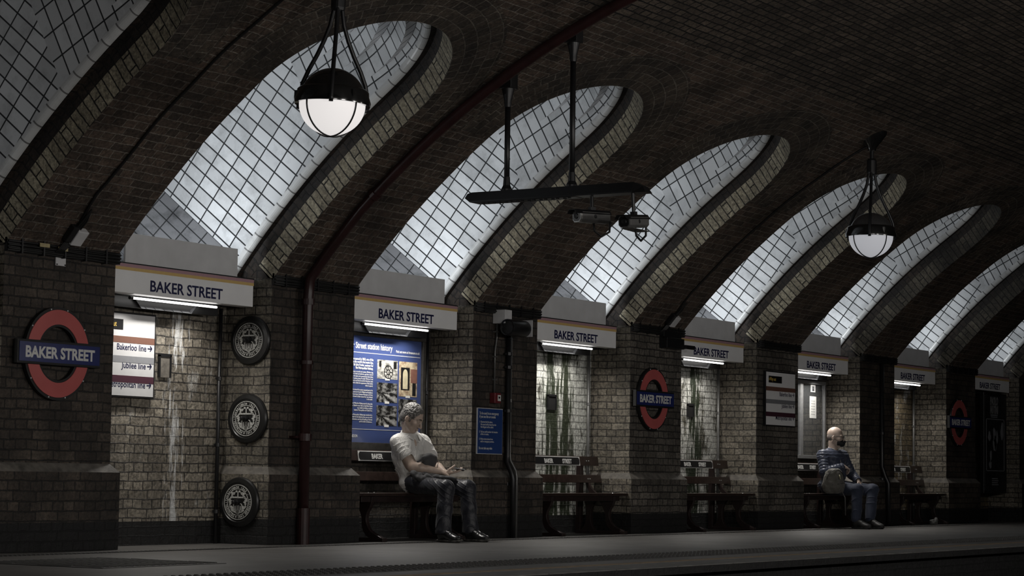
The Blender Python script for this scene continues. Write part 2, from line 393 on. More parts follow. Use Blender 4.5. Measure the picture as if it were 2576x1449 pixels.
A_DIR = (math.cos(math.radians(37.3)), math.sin(math.radians(37.3))); B_DIR = (-A_DIR[1], A_DIR[0])
A2 = (math.cos(math.radians(62)), math.sin(math.radians(62))); B2 = (-A2[1], A2[0])
def Fp(s):
    p = V(0, s, DF); return (p[1], p[2])
S_K = min([i*.002 for i in range(1200)], key=lambda s: abs(Fp(s)[0]+.596))
S_F = min([-.3+i*.002 for i in range(400)], key=lambda s: abs(Fp(s)[1]-(2.141+.72*Fp(s)[0])))
def shaft(k):
    xm = XM+k*P; mb = MB(); dt = lambda p, q: p[0]*q[0]+p[1]*q[1]
    L1 = 1.7
    def side(p, sg): return (xm+sg*HWI, p[0], p[1])
    def quad(pts, sg, ud, vd):
        mb.face([side(p, sg) for p in (pts if sg > 0 else pts[::-1])], [(dt(p, ud), dt(p, vd)) for p in (pts if sg > 0 else pts[::-1])])
    off = lambda p, d, l: (p[0]+d[0]*l, p[1]+d[1]*l)
    tk = [None]+[2.857+.21*i for i in range(6)]
    FK = Fp(S_K); bK = dt(FK, B2); cen = [dt(Fp(S_C), B2)]+[2.66-.17*i for i in range(6)]
    T_END = tk[6]
    for sg in (1, -1):
        mb.m = 0; n = 16
        for i in range(n):
            sa, sb = S_F+(S_K-S_F)*i/n, S_F+(S_K-S_F)*(i+1)/n
            quad([Fp(sa), off(Fp(sa), A_DIR, L1), off(Fp(sb), A_DIR, L1), Fp(sb)], sg, A_DIR, B_DIR)
        lk = (T_END-dt(FK, A2)); KE = off(FK, A2, lk)
        quad([FK, off(FK, A_DIR, L1), KE], sg, A_DIR, B_DIR)
        # upper part, tiled square to the stepped arch rings
        n = 10
        for i in range(n):
            sa, sb = S_K+(S_C-S_K)*i/n, S_K+(S_C-S_K)*(i+1)/n; pa, pb = Fp(sa), Fp(sb)
            quad([pa, off(pa, A2, tk[1]-dt(pa, A2)), off(pb, A2, tk[1]-dt(pb, A2)), pb], sg, A2, B2)
        for j in range(1, 6):
            def tb(t, b): return (A2[0]*t+B2[0]*b, A2[1]*t+B2[1]*b)
            quad([tb(tk[j], bK), tb(tk[j+1], bK), tb(tk[j+1], cen[j]), tb(tk[j], cen[j])], sg, A2, B2)
    def TB(x, t, b): return (x, A2[0]*t+B2[0]*b, A2[1]*t+B2[1]*b)
    na = 36
    for i in range(na):
        q1, q2 = PI*i/na, PI*(i+1)/na
        # ring nearest the vault
        mb.m = 0
        f1, f2 = V(xm-HWI*math.cos(q1), S_C+HWI*math.sin(q1), DF), V(xm-HWI*math.cos(q2), S_C+HWI*math.sin(q2), DF)
        t_f = lambda f: f[1]*A2[0]+f[2]*A2[1]
        def g(j, q, t): return TB(xm-HWI*math.cos(q), t, cen[j]+HWI*math.sin(q))
        b1, b2 = g(0, q1, tk[1]), g(0, q2, tk[1])
        mb.face([f2, f1, b1, b2], [(t_f(f2), HWI*q2), (t_f(f1), HWI*q1), (tk[1], HWI*q1), (tk[1], HWI*q2)])
        for j in range(1, 6):
            mb.m = 0
            mb.face([g(j, q2, tk[j]), g(j, q1, tk[j]), g(j, q1, tk[j+1]), g(j, q2, tk[j+1])], [(tk[j], HWI*q2), (tk[j], HWI*q1), (tk[j+1], HWI*q1), (tk[j+1], HWI*q2)])
            mb.m = 2   # crescent riser between two rings
            o1, o2, i1, i2 = g(j-1, q1, tk[j]), g(j-1, q2, tk[j]), g(j, q1, tk[j]), g(j, q2, tk[j])
            mb.face([o1, i1, i2, o2], [(HWI*q1, 0), (HWI*q1, .1), (HWI*q2, .1), (HWI*q2, 0)])
    # end of the stepped rings
    mb.m = 0
    pts = [TB(xm-HWI*math.cos(PI*i/na), T_END, cen[5]+HWI*math.sin(PI*i/na)) for i in range(na+1)]
    mb.face(pts+[TB(xm+HWI, T_END, bK), TB(xm-HWI, T_END, bK)], [(p[0], p[2]) for p in pts]+[(xm+HWI, 0), (xm-HWI, 0)])
    # chamfered floor corners, flat floor between, end wall
    P0 = Fp(S_F); P1 = off(P0, A_DIR, L1); kk = .55
    mb.m = 1
    for sg in (1, -1):
        q = [(xm+sg*HWI, *P0), (xm+sg*HWI, *P1), (xm+sg*(HWI-kk), P1[0], P1[1]-kk*.9), (xm+sg*(HWI-kk), P0[0], P0[1]-kk*.9)]
        uv = [(0, 0), (L1, 0), (L1, kk*1.34), (0, kk*1.34)]
        mb.face(q if sg > 0 else q[::-1], uv if sg > 0 else uv[::-1])
    w_ = HWI-kk; q = [(xm+w_, P0[0], P0[1]-kk*.9), (xm+w_, P1[0], P1[1]-kk*.9), (xm-w_, P1[0], P1[1]-kk*.9), (xm-w_, P0[0], P0[1]-kk*.9)]
    mb.face(q, [(0, 0), (L1, 0), (L1, .6), (0, .6)])
    lk = (T_END-dt(FK, A2)); KE = off(FK, A2, lk); KA = off(FK, A_DIR, L1)
    mb.m = 0
    mb.face([(xm-HWI, *P1), (xm+HWI, *P1), (xm+HWI, *KA), (xm-HWI, *KA)])
    mb.face([(xm-HWI, *KA), (xm+HWI, *KA), (xm+HWI, *KE), (xm-HWI, *KE)])
    mb.face([(xm-HWI, P1[0], P1[1]-kk*.9), (xm+HWI, P1[0], P1[1]-kk*.9), (xm+HWI, *P1), (xm-HWI, *P1)])
    return mb
M_STONE_D = brick('dark_voussoir_brick', (.22, .195, .145), (.12, .105, .08), (.02, .018, .015), bw=.4, bh=.072, bump=1, grime=.8, squash=.27, sqf=5, off=.5)  # darker voussoir brick, used in the far bays
for k in BAYS:
    tag(vault_bay(k).build('ceiling', [M_RIB, M_RING, M_VAULT], weld=True, recalc=False), kind='structure')
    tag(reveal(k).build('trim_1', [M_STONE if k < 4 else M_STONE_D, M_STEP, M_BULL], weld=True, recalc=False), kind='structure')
    if k <= 7: tag(sharp(shaft(k).build('trim_2', [M_TILE, M_TILE2, M_TILE_N], weld=True, recalc=False), 30), kind='structure')
# walls: piers, plinths with sloping sills, recess back walls
def pier(i):
    mb = MB(); x0, x1 = B0+i*P, A0+i*P; zt = 2.2; pl = .056; z1, z2 = .576, .64
    back = REC+.02
    def side_faces(xa, xb, y, za, zb):
        mb.m = 0; mb.face([(xa, y, za), (xb, y, za), (xb, y, zb), (xa, y, zb)])
    side_faces(x0, x1, 0, z2, zt)
    mb.m = 1
    mb.face([(x0, back, z2), (x0, 0, z2), (x0, 0, zt), (x0, back, zt)]); mb.face([(x1, 0, z2), (x1, back, z2), (x1, back, zt), (x1, 0, zt)])
    mb.m = 0; mb.face([(x0-pl, -pl, .21), (x1+pl, -pl, .21), (x1+pl, -pl, z1), (x0-pl, -pl, z1)])
    mb.m = 1
    mb.face([(x0-pl, back, .21), (x0-pl, -pl, .21), (x0-pl, -pl, z1), (x0-pl, back, z1)]); mb.face([(x1+pl, -pl, .21), (x1+pl, back, .21), (x1+pl, back, z1), (x1+pl, -pl, z1)])
    mb.m = 3
    mb.face([(x0-pl, -pl, 0), (x1+pl, -pl, 0), (x1+pl, -pl, .21), (x0-pl, -pl, .21)])
    mb.face([(x0-pl, back, 0), (x0-pl, -pl, 0), (x0-pl, -pl, .21), (x0-pl, back, .21)]); mb.face([(x1+pl, -pl, 0), (x1+pl, back, 0), (x1+pl, back, .21), (x1+pl, -pl, .21)])
    mb.m = 2
    mb.face([(x0-pl, -pl, z1), (x1+pl, -pl, z1), (x1, 0, z2), (x0, 0, z2)])
    mb.face([(x0-pl, back, z1), (x0-pl, -pl, z1), (x0, 0, z2), (x0, back, z2)]); mb.face([(x1+pl, -pl, z1), (x1+pl, back, z1), (x1, back, z2), (x1, 0, z2)])
    mb.m = 0; mb.face([(x0, 0, zt), (x1, 0, zt), (x1, back, zt), (x0, back, zt)])
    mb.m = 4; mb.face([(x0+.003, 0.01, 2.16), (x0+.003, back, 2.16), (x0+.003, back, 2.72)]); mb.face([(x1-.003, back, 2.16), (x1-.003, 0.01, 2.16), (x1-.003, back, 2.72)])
    return mb
M_BACK = {}
wht = (.62, .62, .58)
M_BACK[0] = brick('recess_brick_plain', (.42, .375, .30), (.24, .21, .165), (.07, .063, .055), bump=.8, grime=.5, paint=(.5, .49, .46), paint_lo=.60, paint_hi=.68, streak=[(1, 13.80, .20, (.70, .71, .71), .75)], rough=.55)
M_BACK[1] = brick('recess_brick_dark', (.14, .12, .095), (.085, .072, .058), (.05, .045, .04), bump=.8, grime=.6)
M_BACK[2] = brick('recess_brick_white_stained', (.12, .115, .08), (.07, .07, .05), (.04, .04, .03), bump=.8, grime=.4, paint=(.66, .67, .62), paint_lo=.40, paint_hi=.47, rough=.5,
                  streak=[(1, 19.74, .34, (.022, .03, .014), 1), (1, 20.02, .26, (.03, .038, .02), 1)])
M_BACK[3] = brick('recess_brick_white_flaking', (.16, .15, .11), (.09, .085, .06), (.04, .04, .03), bump=.8, grime=.4, paint=(.6, .6, .56), paint_lo=.42, paint_hi=.5, rough=.5,
                  streak=[(1, 22.95, .32, (.02, .028, .014), 1)])
M_BACK[5] = brick('recess_brick_patchy', (.34, .27, .16), (.18, .145, .10), (.06, .052, .04), bump=.8, grime=.6, paint=(.45, .45, .43), paint_lo=.54, paint_hi=.6, rough=.5)
for i in PIERS:
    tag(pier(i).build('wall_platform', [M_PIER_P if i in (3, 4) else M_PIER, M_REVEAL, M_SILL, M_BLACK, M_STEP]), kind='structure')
for k in BAYS:
    x0, x1 = A0+k*P, B0+(k+1)*P; mb = MB()
    mb.face([(x0-.05, REC, .19), (x1+.05, REC, .19), (x1+.05, REC, 2.0), (x0-.05, REC, 2.0)])
    mb.m = 1; mb.face([(x0-.05, REC, .0), (x1+.05, REC, .0), (x1+.05, REC, .19), (x0-.05, REC, .19)])
    tag(mb.build('wall_recess', [M_BACK.get(k, M_BACK[5] if k > 5 else M_BACK[1]), M_BLACK]), kind='structure')
    mb = MB(); mb.box(x0+.002, x1-.002, .30, REC+.02, 1.99, 2.2)
    tag(mb.build('trim_3', [M_BLACK]), kind='structure')
# opposite side wall and ends
mb = MB(); mb.box(-6, 46, -12.4, -12.1, -.4, 2.3)
tag(mb.build('wall_opposite', [M_PIER]), kind='structure')
# ---------------------------------------------------------------- platform
def floor_mat():
    m, t, b = nt('platform_paving'); L = t.links.new; oc = N(t, 'TexCoord')
    br = N(t, 'TexBrick', offset=.5); L(oc.outputs['Object'], br.inputs['Vector'])
    for k, v in (('Scale', 1), ('Mortar Size', .004), ('Mortar Smooth', .2), ('Brick Width', .9), ('Row Height', .6)): br.inputs[k].default_value = v
    br.inputs['Color1'].default_value = c4((.15, .143, .135)); br.inputs['Color2'].default_value = c4((.115, .11, .104)); br.inputs['Mortar'].default_value = c4((.07, .066, .062))
    n = N(t, 'TexNoise', i_Scale=1.3, i_Detail=9, i_Roughness=.65); L(oc.outputs['Object'], n.inputs['Vector'])
    r = N(t, 'ValToRGB'); r.color_ramp.elements[0].position = .3; r.color_ramp.elements[1].position = .7; r.color_ramp.elements[0].color = (.55, .55, .55, 1); r.color_ramp.elements[1].color = (1.15, 1.15, 1.15, 1); L(n.outputs[0], r.inputs[0])
    mp = N(t, 'Mapping'); mp.inputs['Scale'].default_value = (1, 9, 1); mp.inputs['Rotation'].default_value = (0, 0, .5); L(oc.outputs['Object'], mp.inputs['Vector'])
    n2 = N(t, 'TexNoise', i_Scale=3, i_Detail=6); L(mp.outputs[0], n2.inputs['Vector'])
    r2 = N(t, 'ValToRGB'); r2.color_ramp.elements[0].position = .4; r2.color_ramp.elements[1].position = .6; r2.color_ramp.elements[0].color = (.8, .8, .8, 1); L(n2.outputs[0], r2.inputs[0])
    m1 = N(t, 'MixRGB', blend_type='MULTIPLY'); m1.inputs[0].default_value = 1; L(br.outputs[0], m1.inputs[1]); L(r.outputs[0], m1.inputs[2])
    m2 = N(t, 'MixRGB', blend_type='MULTIPLY'); m2.inputs[0].default_value = 1; L(m1.outputs[0], m2.inputs[1]); L(r2.outputs[0], m2.inputs[2])
    L(m2.outputs[0], b.inputs['Base Color']); b.inputs['Roughness'].default_value = .5; b.inputs['Specular IOR Level'].default_value = .4
    bp = N(t, 'Bump', i_Strength=.2, i_Distance=.003); L(n2.outputs[0], bp.inputs['Height']); L(bp.outputs[0], b.inputs['Normal'])
    return m
M_FLOOR = floor_mat()
M_COPE = plain('coping_stone', (.17, .165, .155), .6, noise=.25, nscale=8, bump=.4, bscale=90)
M_PYEL = plain('worn_yellow_line', (.30, .205, .11), .6, noise=.3, nscale=20)
M_TACT = plain('tactile_paving', (.055, .054, .052), .6, noise=.2, nscale=8)
M_PIT = plain('track_bed', (.012, .011, .01), .9, noise=.3, nscale=5)
mb = MB(); mb.face([(-6, -3.86, 0), (46, -3.86, 0), (46, REC, 0), (-6, REC, 0)])
tag(mb.build('floor', M_FLOOR), kind='structure')
mb = MB(); mb.box(-6, 46, -12.4, -4.31, -1.3, -1.1)
tag(mb.build('floor_track', M_PIT), kind='structure')
mb = MB(); mb.box(-6, 46, -4.22, -4.1, -1.15, -.056)
tag(mb.build('wall_track', M_BLACK), kind='structure')
mb = MB(); mb.box(-6, 46, -12.4, -10.9, -1.15, -.02)
tag(mb.build('floor_opposite', M_COPE), kind='structure')
# coping: yellow line, then kerb stones with open joints
mb = MB()
mb.m = 0
jx = [12.63-.0+.85*i for i in range(-6, 36)]
for i in range(len(jx)-1):
    a_, b_ = jx[i]+.004, jx[i+1]-.004
    mb.m = 0; mb.box(a_, b_, -4.31, -3.93, -.055, 0)
mb.m = 1; mb.box(-6, 46, -3.93, -3.82, -.01, .0015)
mb.m = 2; mb.box(-6, 46, -4.314, -4.311, -.056, -.006)  # dark strip puts shade on the kerb fronts, which the opposite lights brighten
tag(mb.build('floor_edge', [M_COPE, M_PYEL, M_BLACK]), kind='structure')
# tactile paving: rows of blisters beside the edge
mb = MB(); mb.m = 0
mb.box(5, 40, -3.54, -3.14, -.01, .003, 'd')
x = 8.0
while x < 34:
    for j in range(6):
        y = -3.175-.066*j; r = .019
        ring = [(x+r*math.cos(q), y+r*math.sin(q), .003) for q in [PI/3*i for i in range(6)]]
        top = [(x+r*.6*math.cos(q), y+r*.6*math.sin(q), .015) for q in [PI/3*i for i in range(6)]]
        mb.loft([ring, top])
    x += .066
M_TACT2 = M_TACT
tag(mb.build('floor_tactile', [M_TACT], recalc=False), kind='structure')
# chevron patterned cover by the first pier
mb = MB(); mb.box(10.13, 11.3, -2.15, -1.1, -.01, .004, 'd')
for i in range(17):
    x = 10.17+i*.067
    for j in range(4):
        y0 = -2.1+j*.25; d = .03 if j % 2 == 0 else -.03
        mb.hexa([(x, y0, .004), (x+.026, y0, .004), (x+.026+d, y0+.25, .004), (x+d, y0+.25, .004)], [(x+.004, y0, .010), (x+.022, y0, .010), (x+.022+d, y0+.25, .010), (x+.004+d, y0+.25, .010)])
tag(mb.build('inspection_cover', [M_TACT]), 'square ribbed chevron cover set in the platform paving beside the first pier', 'floor cover')
# drainage strip along the foot of the piers
mb = MB(); x = 9.0
while x < 34:
    mb.box(x, x+.02, -.46, -.42, 0, .005, 'd'); mb.box(x+.012, x+.032, -.40, -.37, 0, .005, 'd'); x += .045
tag(mb.build('floor_drain', [M_TACT], weld=False), kind='structure')
# ================================================================ objects on the walls
M_LAMPW = plain('tube_housing_grey', (.014, .014, .015), .4, noise=.1)
def sign(k, lit, label):
    t = empty('station_name_sign', (XM+k*P, .13, 1.956), label, 'sign', 'station name signs over the recesses')
    h = .228; w = .868
    mb = MB(); mb.box(-w, w, 0, .13, 0, h); mb.build('sign_box', M_WHITE, t, bevel=.004)
    mb = MB(); mb.box(-w-.002, w+.002, -.003, .001, h-.030, h-.004); mb.build('pink_stripe', M_PINK, t)
    mb = MB(); mb.box(-w-.002, w+.002, -.003, .001, h-.054, h-.030); mb.build('yellow_stripe', M_YEL, t)
    mb = MB(); mb.box(-w-.004, w+.004, -.006, .132, h-.003, h+.006); mb.build('top_flashing', M_BLK, t)
    me_ = lettering('lettering', [('BAKER STREET', .028, -.002, .032, .121, 1.12, .0022, 'CENTER')], M_NAVY, t)
    # lamp trough under the sign
    mb = MB(); mb.hexa([(-.74, .15, -.005), (.74, .15, -.005), (.74, .265, -.005), (-.74, .265, -.005)], [(-.74, .132, .03), (.74, .132, .03), (.74, .265, .03), (-.74, .265, .03)])
    mb.box(-.74, .66, .20, .262, -.085, -.004)
    o = mb.build('lamp_trough', M_LAMPW, t)
    if lit:
        mb = MB(); mb.tube([(-.51, .085, -.026), (.50, .085, -.026)], .0095, 12); mb.build('fluorescent_tube', M_TUBE, t)
        for x in (-.535, .515):
            mb = MB(); mb.tube([(x-.012, .085, -.026), (x+.02, .085, -.026)], .014, 10); mb.build('tube_holder', M_BLK, t)
    return t
SIGN_LABELS = {
 -1: 'white station name sign over the recess beyond the first pier',
 0: 'white station name sign above the recess with three round crest plaques',
 1: 'white station name sign above the blue station history poster',
 2: 'white station name sign above the stained whitewashed recess',
 3: 'white station name sign partly crossed by a protruding black bracket',
 4: 'white station name sign above the glass notice case and the masked man',
 5: 'white station name sign above the patchy yellow brick recess',
 6: 'white station name sign without a lit tube, above the dark music poster'}
for k in range(0, 7): sign(k, k <= 5, SIGN_LABELS[k])
# move the far sign's recess number seven: it hangs slightly higher
def blank(k, label):
    mb = MB(); mb.box(-.68, .68, 0, .02, 0, .235)
    o = mb.build('blank_panel', M_GREY, bevel=.002); o.location = (XM+k*P, .15, 2.188)
    tag(o, label, 'panel', 'blank grey panels above the name signs')
for k in range(0, 7):
    blank(k, ['blank grey panel on top of the name sign beside the three crest plaques', 'blank grey panel on top of the name sign over the blue history poster',
     'blank grey panel on top of the name sign over the stained whitewashed recess', 'blank grey panel above the name sign crossed by a black bracket',
     'blank grey panel on top of the name sign over the glass notice case', 'blank grey panel above the name sign of the yellowish patchy recess',
     'blank pale panel above the unlit name sign and dark music poster'][k])
M_RED = plain('roundel_red_enamel', (.52, .125, .12), .16, noise=.06, nscale=5, coat=.5)
M_RBLUE = plain('roundel_blue_enamel', (.022, .032, .14), .2, noise=.05, nscale=5, coat=.3)
M_LWHITE = plain('white_enamel', (.68, .68, .66), .35, noise=.06, nscale=9)
def roundel(x, label):
    t = empty('station_roundel', (x, -.012, 1.434), label, 'roundel', 'red and blue station roundels on the piers')
    def ring(r0_, r1_, y0, y1, mat, name):
        mb = MB(); n = 64
        prof = [(r0_, y0), (r1_, y0), (r1_, y1), (r0_, y1), (r0_, y0)]
        rings = []
        for i in range(n+1):
            q = 2*PI*i/n; rings.append([(r*math.cos(q), y, r*math.sin(q)) for r, y in prof[:4]])
        mb.loft(rings, cap=False); return sharp(mb.build(name, mat, t))
    ring(.196, .340, -.030, 0, M_BLKM, 'black_rim')
    ring(.213, .320, -.036, -.028, M_RED, 'red_ring')
    mb = MB(); mb.box(-.43, .43, -.050, -.01, -.088, .088); mb.build('bar_frame', M_BLKM, t, bevel=.004)
    mb = MB(); mb.box(-.415, .415, -.054, -.049, -.070, .070); mb.build('blue_bar', M_RBLUE, t)
    lettering('lettering', [('BAKER STREET', 0, -.055, -.038, .112, .98, .004, 'CENTER')], M_LWHITE, t)
    for q in (35, 75, 105, 145, 215, 255, 285, 325):
        cx, cz = .329*math.cos(math.radians(q)), .329*math.sin(math.radians(q))
        mb = MB(); mb.lathe([(.0001, -.036), (.006, -.034), (.006, -.029)], 8, cx, cz, 'y'); mb.build('rivet', M_GREY, t)
    return t
roundel(11.894, 'red and blue station roundel on the brick pier below the pale cover plate')
roundel(21.012, 'red ring station roundel on the brick pier beside the black bracket, chipped bar frame')
roundel(30.16, 'unlit red ring station roundel on the black far pier beside the dark music poster')
# ---- crest plaques on the reveal, facing -x
M_PLQ = plain('crest_black', (.012, .012, .012), .35)
M_CREST = plain('crest_white_relief', (.55, .55, .52), .45, noise=.2, nscale=60)
def crest_mesh():
    items = []
    def flat(pts, d=.004):
        me = bpy.data.meshes.new('c'); v = [(x, y, 0) for x, y in pts]+[(x, y, d) for x, y in pts]; n = len(pts)
        f = [tuple(range(n))[::-1], tuple(range(n, 2*n))]+[(i, (i+1) % n, n+(i+1) % n, n+i) for i in range(n)]
        me.from_pydata(v, [], f); return me
    def arc(cx, cy, r, q0, q1, w, n=20):
        return [(cx+(r+w)*math.cos(q0+(q1-q0)*i/n), cy+(r+w)*math.sin(q0+(q1-q0)*i/n)) for i in range(n+1)]+[(cx+r*math.cos(q1+(q0-q1)*i/n), cy+r*math.sin(q1+(q0-q1)*i/n)) for i in range(n+1)]
    I = Matrix()
    for r, wd in ((.139, .006), (.106, .0045)):
        for h in (0, 1): items.append((flat(arc(0, 0, r, PI*h, PI*(h+1), wd, 32)), I, 0))
    def ringtext(txt, q0, dq, r=.114, size=.026):
        for i, ch in enumerate(txt):
            if ch == ' ': continue
            q = q0-dq*i
            mx = Matrix.Rotation(q-PI/2, 4, 'Z') @ Matrix.Translation((0, r, 0))
            items.append((text_mesh(ch, size, .0008, .85, 'CENTER', .002), mx, 0))
    R_ = math.radians
    ringtext('METROPOLITAN', R_(248), R_(8.2)); ringtext('RAILWAY', R_(147), R_(8.2)); ringtext('1863', R_(73), R_(8.2))
    ringtext('-', R_(32), 1); ringtext('RESTORED', R_(10), R_(8.2)); ringtext('1983', R_(-62), R_(8.0))
    for q in (90, 262): items.append((flat([(.122*math.cos(R_(q))+.008*math.cos(PI/4*i), .122*math.sin(R_(q))+.008*math.sin(PI/4*i)) for i in range(8)]), I, 0))
    # crest: shield bar, scroll foliage, two arched windows with figures, crown finial
    items.append((flat([(-.062, .033), (.062, .033), (.062, .045), (-.062, .045)]), I, 0))
    items.append((flat([(-.005, .045), (.005, .045), (.005, .082), (-.005, .082)]), I, 0))
    for s in (-1, 1):
        items.append((flat([(s*.016+.011*math.cos(PI/4*i), .088+.009*math.sin(PI/4*i)) for i in range(8)]), I, 0))
        prev = None
        rnd = random.Random(5)
        for j in range(13):
            q = R_(62-j*12.5); rx = .083+.006*math.sin(j*2.1); cx, cy = s*rx*math.cos(q), rx*math.sin(q)
            rr_ = .0115+.004*math.sin(j*1.7)
            items.append((flat([(cx+rr_*(1+.4*math.sin(3*a+j))*math.cos(a), cy+rr_*(1+.4*math.sin(3*a+j))*math.sin(a)) for a in [2*PI*i/10 for i in range(10)]]), I, 0))
        q0, q1 = (0, PI)
        items.append((flat(arc(s*.027, -.030, .014, 0, PI, .006)), I, 0))
        for dx in (-.017, .017): items.append((flat([(s*.027+dx-.003, -.068), (s*.027+dx+.003, -.068), (s*.027+dx+.003, -.030), (s*.027+dx-.003, -.030)]), I, 0))
        items.append((flat([(s*.027-.006, -.066), (s*.027+.006, -.066), (s*.027+.003, -.030), (s*.027-.003, -.030)]), I, 0))
        items.append((flat([(s*.012, -.084), (s*.055, -.070), (s*.060, -.076), (s*.012, -.094)][::s]), I, 0))
    items.append((flat([(-.003, -.068), (.003, -.068), (.003, .03), (-.003, .03)]), I, 0))
    me = join_meshes(items, 'crest_relief'); me.materials.append(M_CREST); return me
t = empty('crest_plaque', (14.43, .205, 1.685), 'round black and white railway crest plaque, topmost of three on the pier side', 'plaque', 'round crest plaques on the pier side')
mb = MB(); mb.lathe([(.001, 0), (.205, 0), (.205, -.018), (.196, -.03), (.165, -.036), (.158, -.030), (.001, -.030)], 56, 0, 0, 'x'); sharp(mb.build('disc', M_PLQ, t), 30)
o = bpy.data.objects.new('crest_relief', crest_mesh()); COL.objects.link(o); o.parent = t
o.matrix_local = Matrix(((0, 0, -1, -.031), (-1, 0, 0, 0), (0, 1, 0, 0), (0, 0, 0, 1)))
mb = MB()
mb.lathe([(.001, -.03), (.030, -.03), (.028, -.042)], 20, 0, .002, 'x')
mb.lathe([(.026, -.040), (.026, -.066), (.022, -.070)], 6, 0, .002, 'x')
mb.lathe([(.014, -.066), (.014, -.10), (.010, -.104)], 14, 0, .002, 'x')
mb.build('tie_bar_nut', M_BLK, t)
t2 = dup(t, (14.43, .215, 1.035), 'round black and white railway crest plaque, middle one of three on the pier side')
t3 = dup(t, (14.374, .235, .345), 'round black and white railway crest plaque, lowest of three, on the plinth near the floor')
# ---- route panels
def arrow(cx, cz, s, d=1):
    """small arrow as boxes on the y = 0 plane"""
    mb = MB(); w = s*.16; y0, y1 = -.0035, -.0015
    mb.box(min(cx-d*s*.5, cx+d*s*.45), max(cx-d*s*.5, cx+d*s*.45), y0, y1, cz-w/2, cz+w/2)
    for sg in (1, -1):
        a = (cx+d*s*.5, cz); b_ = (cx+d*s*.08, cz+sg*s*.42); n_ = Vector((b_[1]-a[1], -(b_[0]-a[0]))).normalized()*w/2
        q = [(a[0]+n_[0], a[1]+n_[1]), (b_[0]+n_[0], b_[1]+n_[1]), (b_[0]-n_[0], b_[1]-n_[1]), (a[0]-n_[0], a[1]-n_[1])]
        mb.prism(q, y0, y1)
    return mb
M_BROWN = plain('brown_line_stripe', (.17, .085, .062), .4, noise=.04); M_SGREY = plain('grey_line_stripe', (.24, .245, .26), .4, noise=.04)
M_MAROON = plain('maroon_line_stripe', (.07, .025, .04), .4, noise=.04); M_INK = plain('blue_black_ink', (.01, .012, .05), .4)
M_PYEL2 = plain('way_out_yellow', (.72, .5, .12), .4, noise=.04)
def route_panel(loc, w, h, label, wtxt, wx):
    t = empty('line_direction_sign', loc, label, 'sign')
    mb = MB(); mb.box(-.015, w+.015, -.0005, .03, -.015, h+.015); mb.build('frame', M_BLK, t, bevel=.003)
    mb = MB(); mb.box(0, w, -.0015, .002, 0, h); mb.build('panel', M_GREY if wx[0] < .06 else M_WHITE, t)
    Z = [(.70, .765, M_BROWN, 'brown_stripe'), (.46, .525, M_SGREY, 'grey_stripe'), (.215, .285, M_MAROON, 'maroon_stripe')]
    for a_, b_, m_, n_ in Z:
        mb = MB(); mb.box(0, w, -.003, .0, (a_-.055)*h, (b_-.04)*h); mb.build(n_, m_, t)
    mb = MB(); mb.box(wx[0], wx[1], -.003, .0, .80*h, .93*h); mb.build('way_out_plate', M_BLK, t)
    lettering('way_out_lettering', [(wtxt, wx[0]+.03 if wx[0] > .06 else wx[1]-.078, -.0042, .84*h, .060, .78, .0004, 'LEFT' if wx[0] > .06 else 'RIGHT')], M_PYEL2, t) if wtxt[0] == 'W' else lettering('way_out_lettering', [(wtxt, wx[1]-.045, -.0042, .835*h, .058, .85, .0004, 'RIGHT')], M_PYEL2, t)
    its = []
    for z_, tx in ((.545, 'Bakerloo line'), (.325, 'Jubilee line'), (.09, 'Metropolitan line')):
        its.append((tx, w-.095, -.002, z_*h+.008, .070, .93, .0006, 'RIGHT'))
        arrow(w-.055, z_*h+.032, .05).build('arrow', M_INK, t)
    lettering('lettering', its, M_INK, t)
    if wtxt == 'Way out': arrow(wx[0]+.022, .865*h, .036, -1).build('arrow', M_PYEL2, t)
    return t
route_panel((12.70, .445, 1.18), .795, .645, 'white line direction sign with arrows, lit by the tube, partly behind the first pier', 'Way out', (.055, .42))
route_panel((23.82, -.032, 1.238), .81, .627, 'dim white line direction sign with a black way out plate on a pier', 'Way out', (.065, .43))
# ---- fire notice, call point, boxes, horn, conduits on the third pier
M_NOT = plain('notice_blue', (.022, .055, .19), .35, noise=.05, nscale=5)
t = empty('fire_notice', (17.567, -.004, .794), 'blue emergency fire notice with white text on the pier under the red call point', 'notice')
mb = MB(); mb.box(0, .445, -.012, .002, 0, .436); mb.build('frame', M_GREY, t)
mb = MB(); mb.box(.006, .439, -.015, -.011, .006, .430); mb.build('blue_plate', M_NOT, t)
lettering('lettering', [('To be used in an emergency', .028, -.0165, .375, .036, .82, .0004, 'LEFT'), ('if you see fire or smoke', .028, -.0165, .343, .036, .82, .0004, 'LEFT'),
 ('1. Operate the fire alarm.', .028, -.0165, .297, .025, .9, .0002, 'LEFT'), ('No sound will be heard but the', .05, -.0165, .272, .025, .86, .0002, 'LEFT'), ('Fire Brigade will be called.', .05, -.0165, .248, .025, .86, .0002, 'LEFT'),
 ('2. Tell any staff member the location', .026, -.0165, .203, .025, .88, .0002, 'LEFT'), ('of fire or smoke.', .05, -.0165, .180, .025, .86, .0002, 'LEFT'),
 ('3. Follow instructions from', .026, -.0165, .135, .025, .88, .0002, 'LEFT'), ('staff or emergency services.', .05, -.0165, .111, .025, .86, .0002, 'LEFT'), ('Do not take any risks', .022, -.0165, .045, .033, .82, .0004, 'LEFT')], M_LWHITE, t)
M_CRED = plain('call_point_red', (.15, .02, .025), .35)
t = empty('fire_call_point', (17.85, -.002, 1.33), 'small red fire alarm call point at the foot of a thin conduit', 'alarm')
mb = MB(); mb.box(-.055, .055, -.06, 0, -.05, .05); mb.build('red_case', M_CRED, t, bevel=.006)
mb = MB(); mb.box(-.005, .048, -.063, -.059, -.028, .03); mb.build('white_label', M_LWHITE, t)
mb = MB(); mb.box(.006, .032, -.0645, -.062, -.004, .014); mb.build('black_push_button', M_BLK, t)
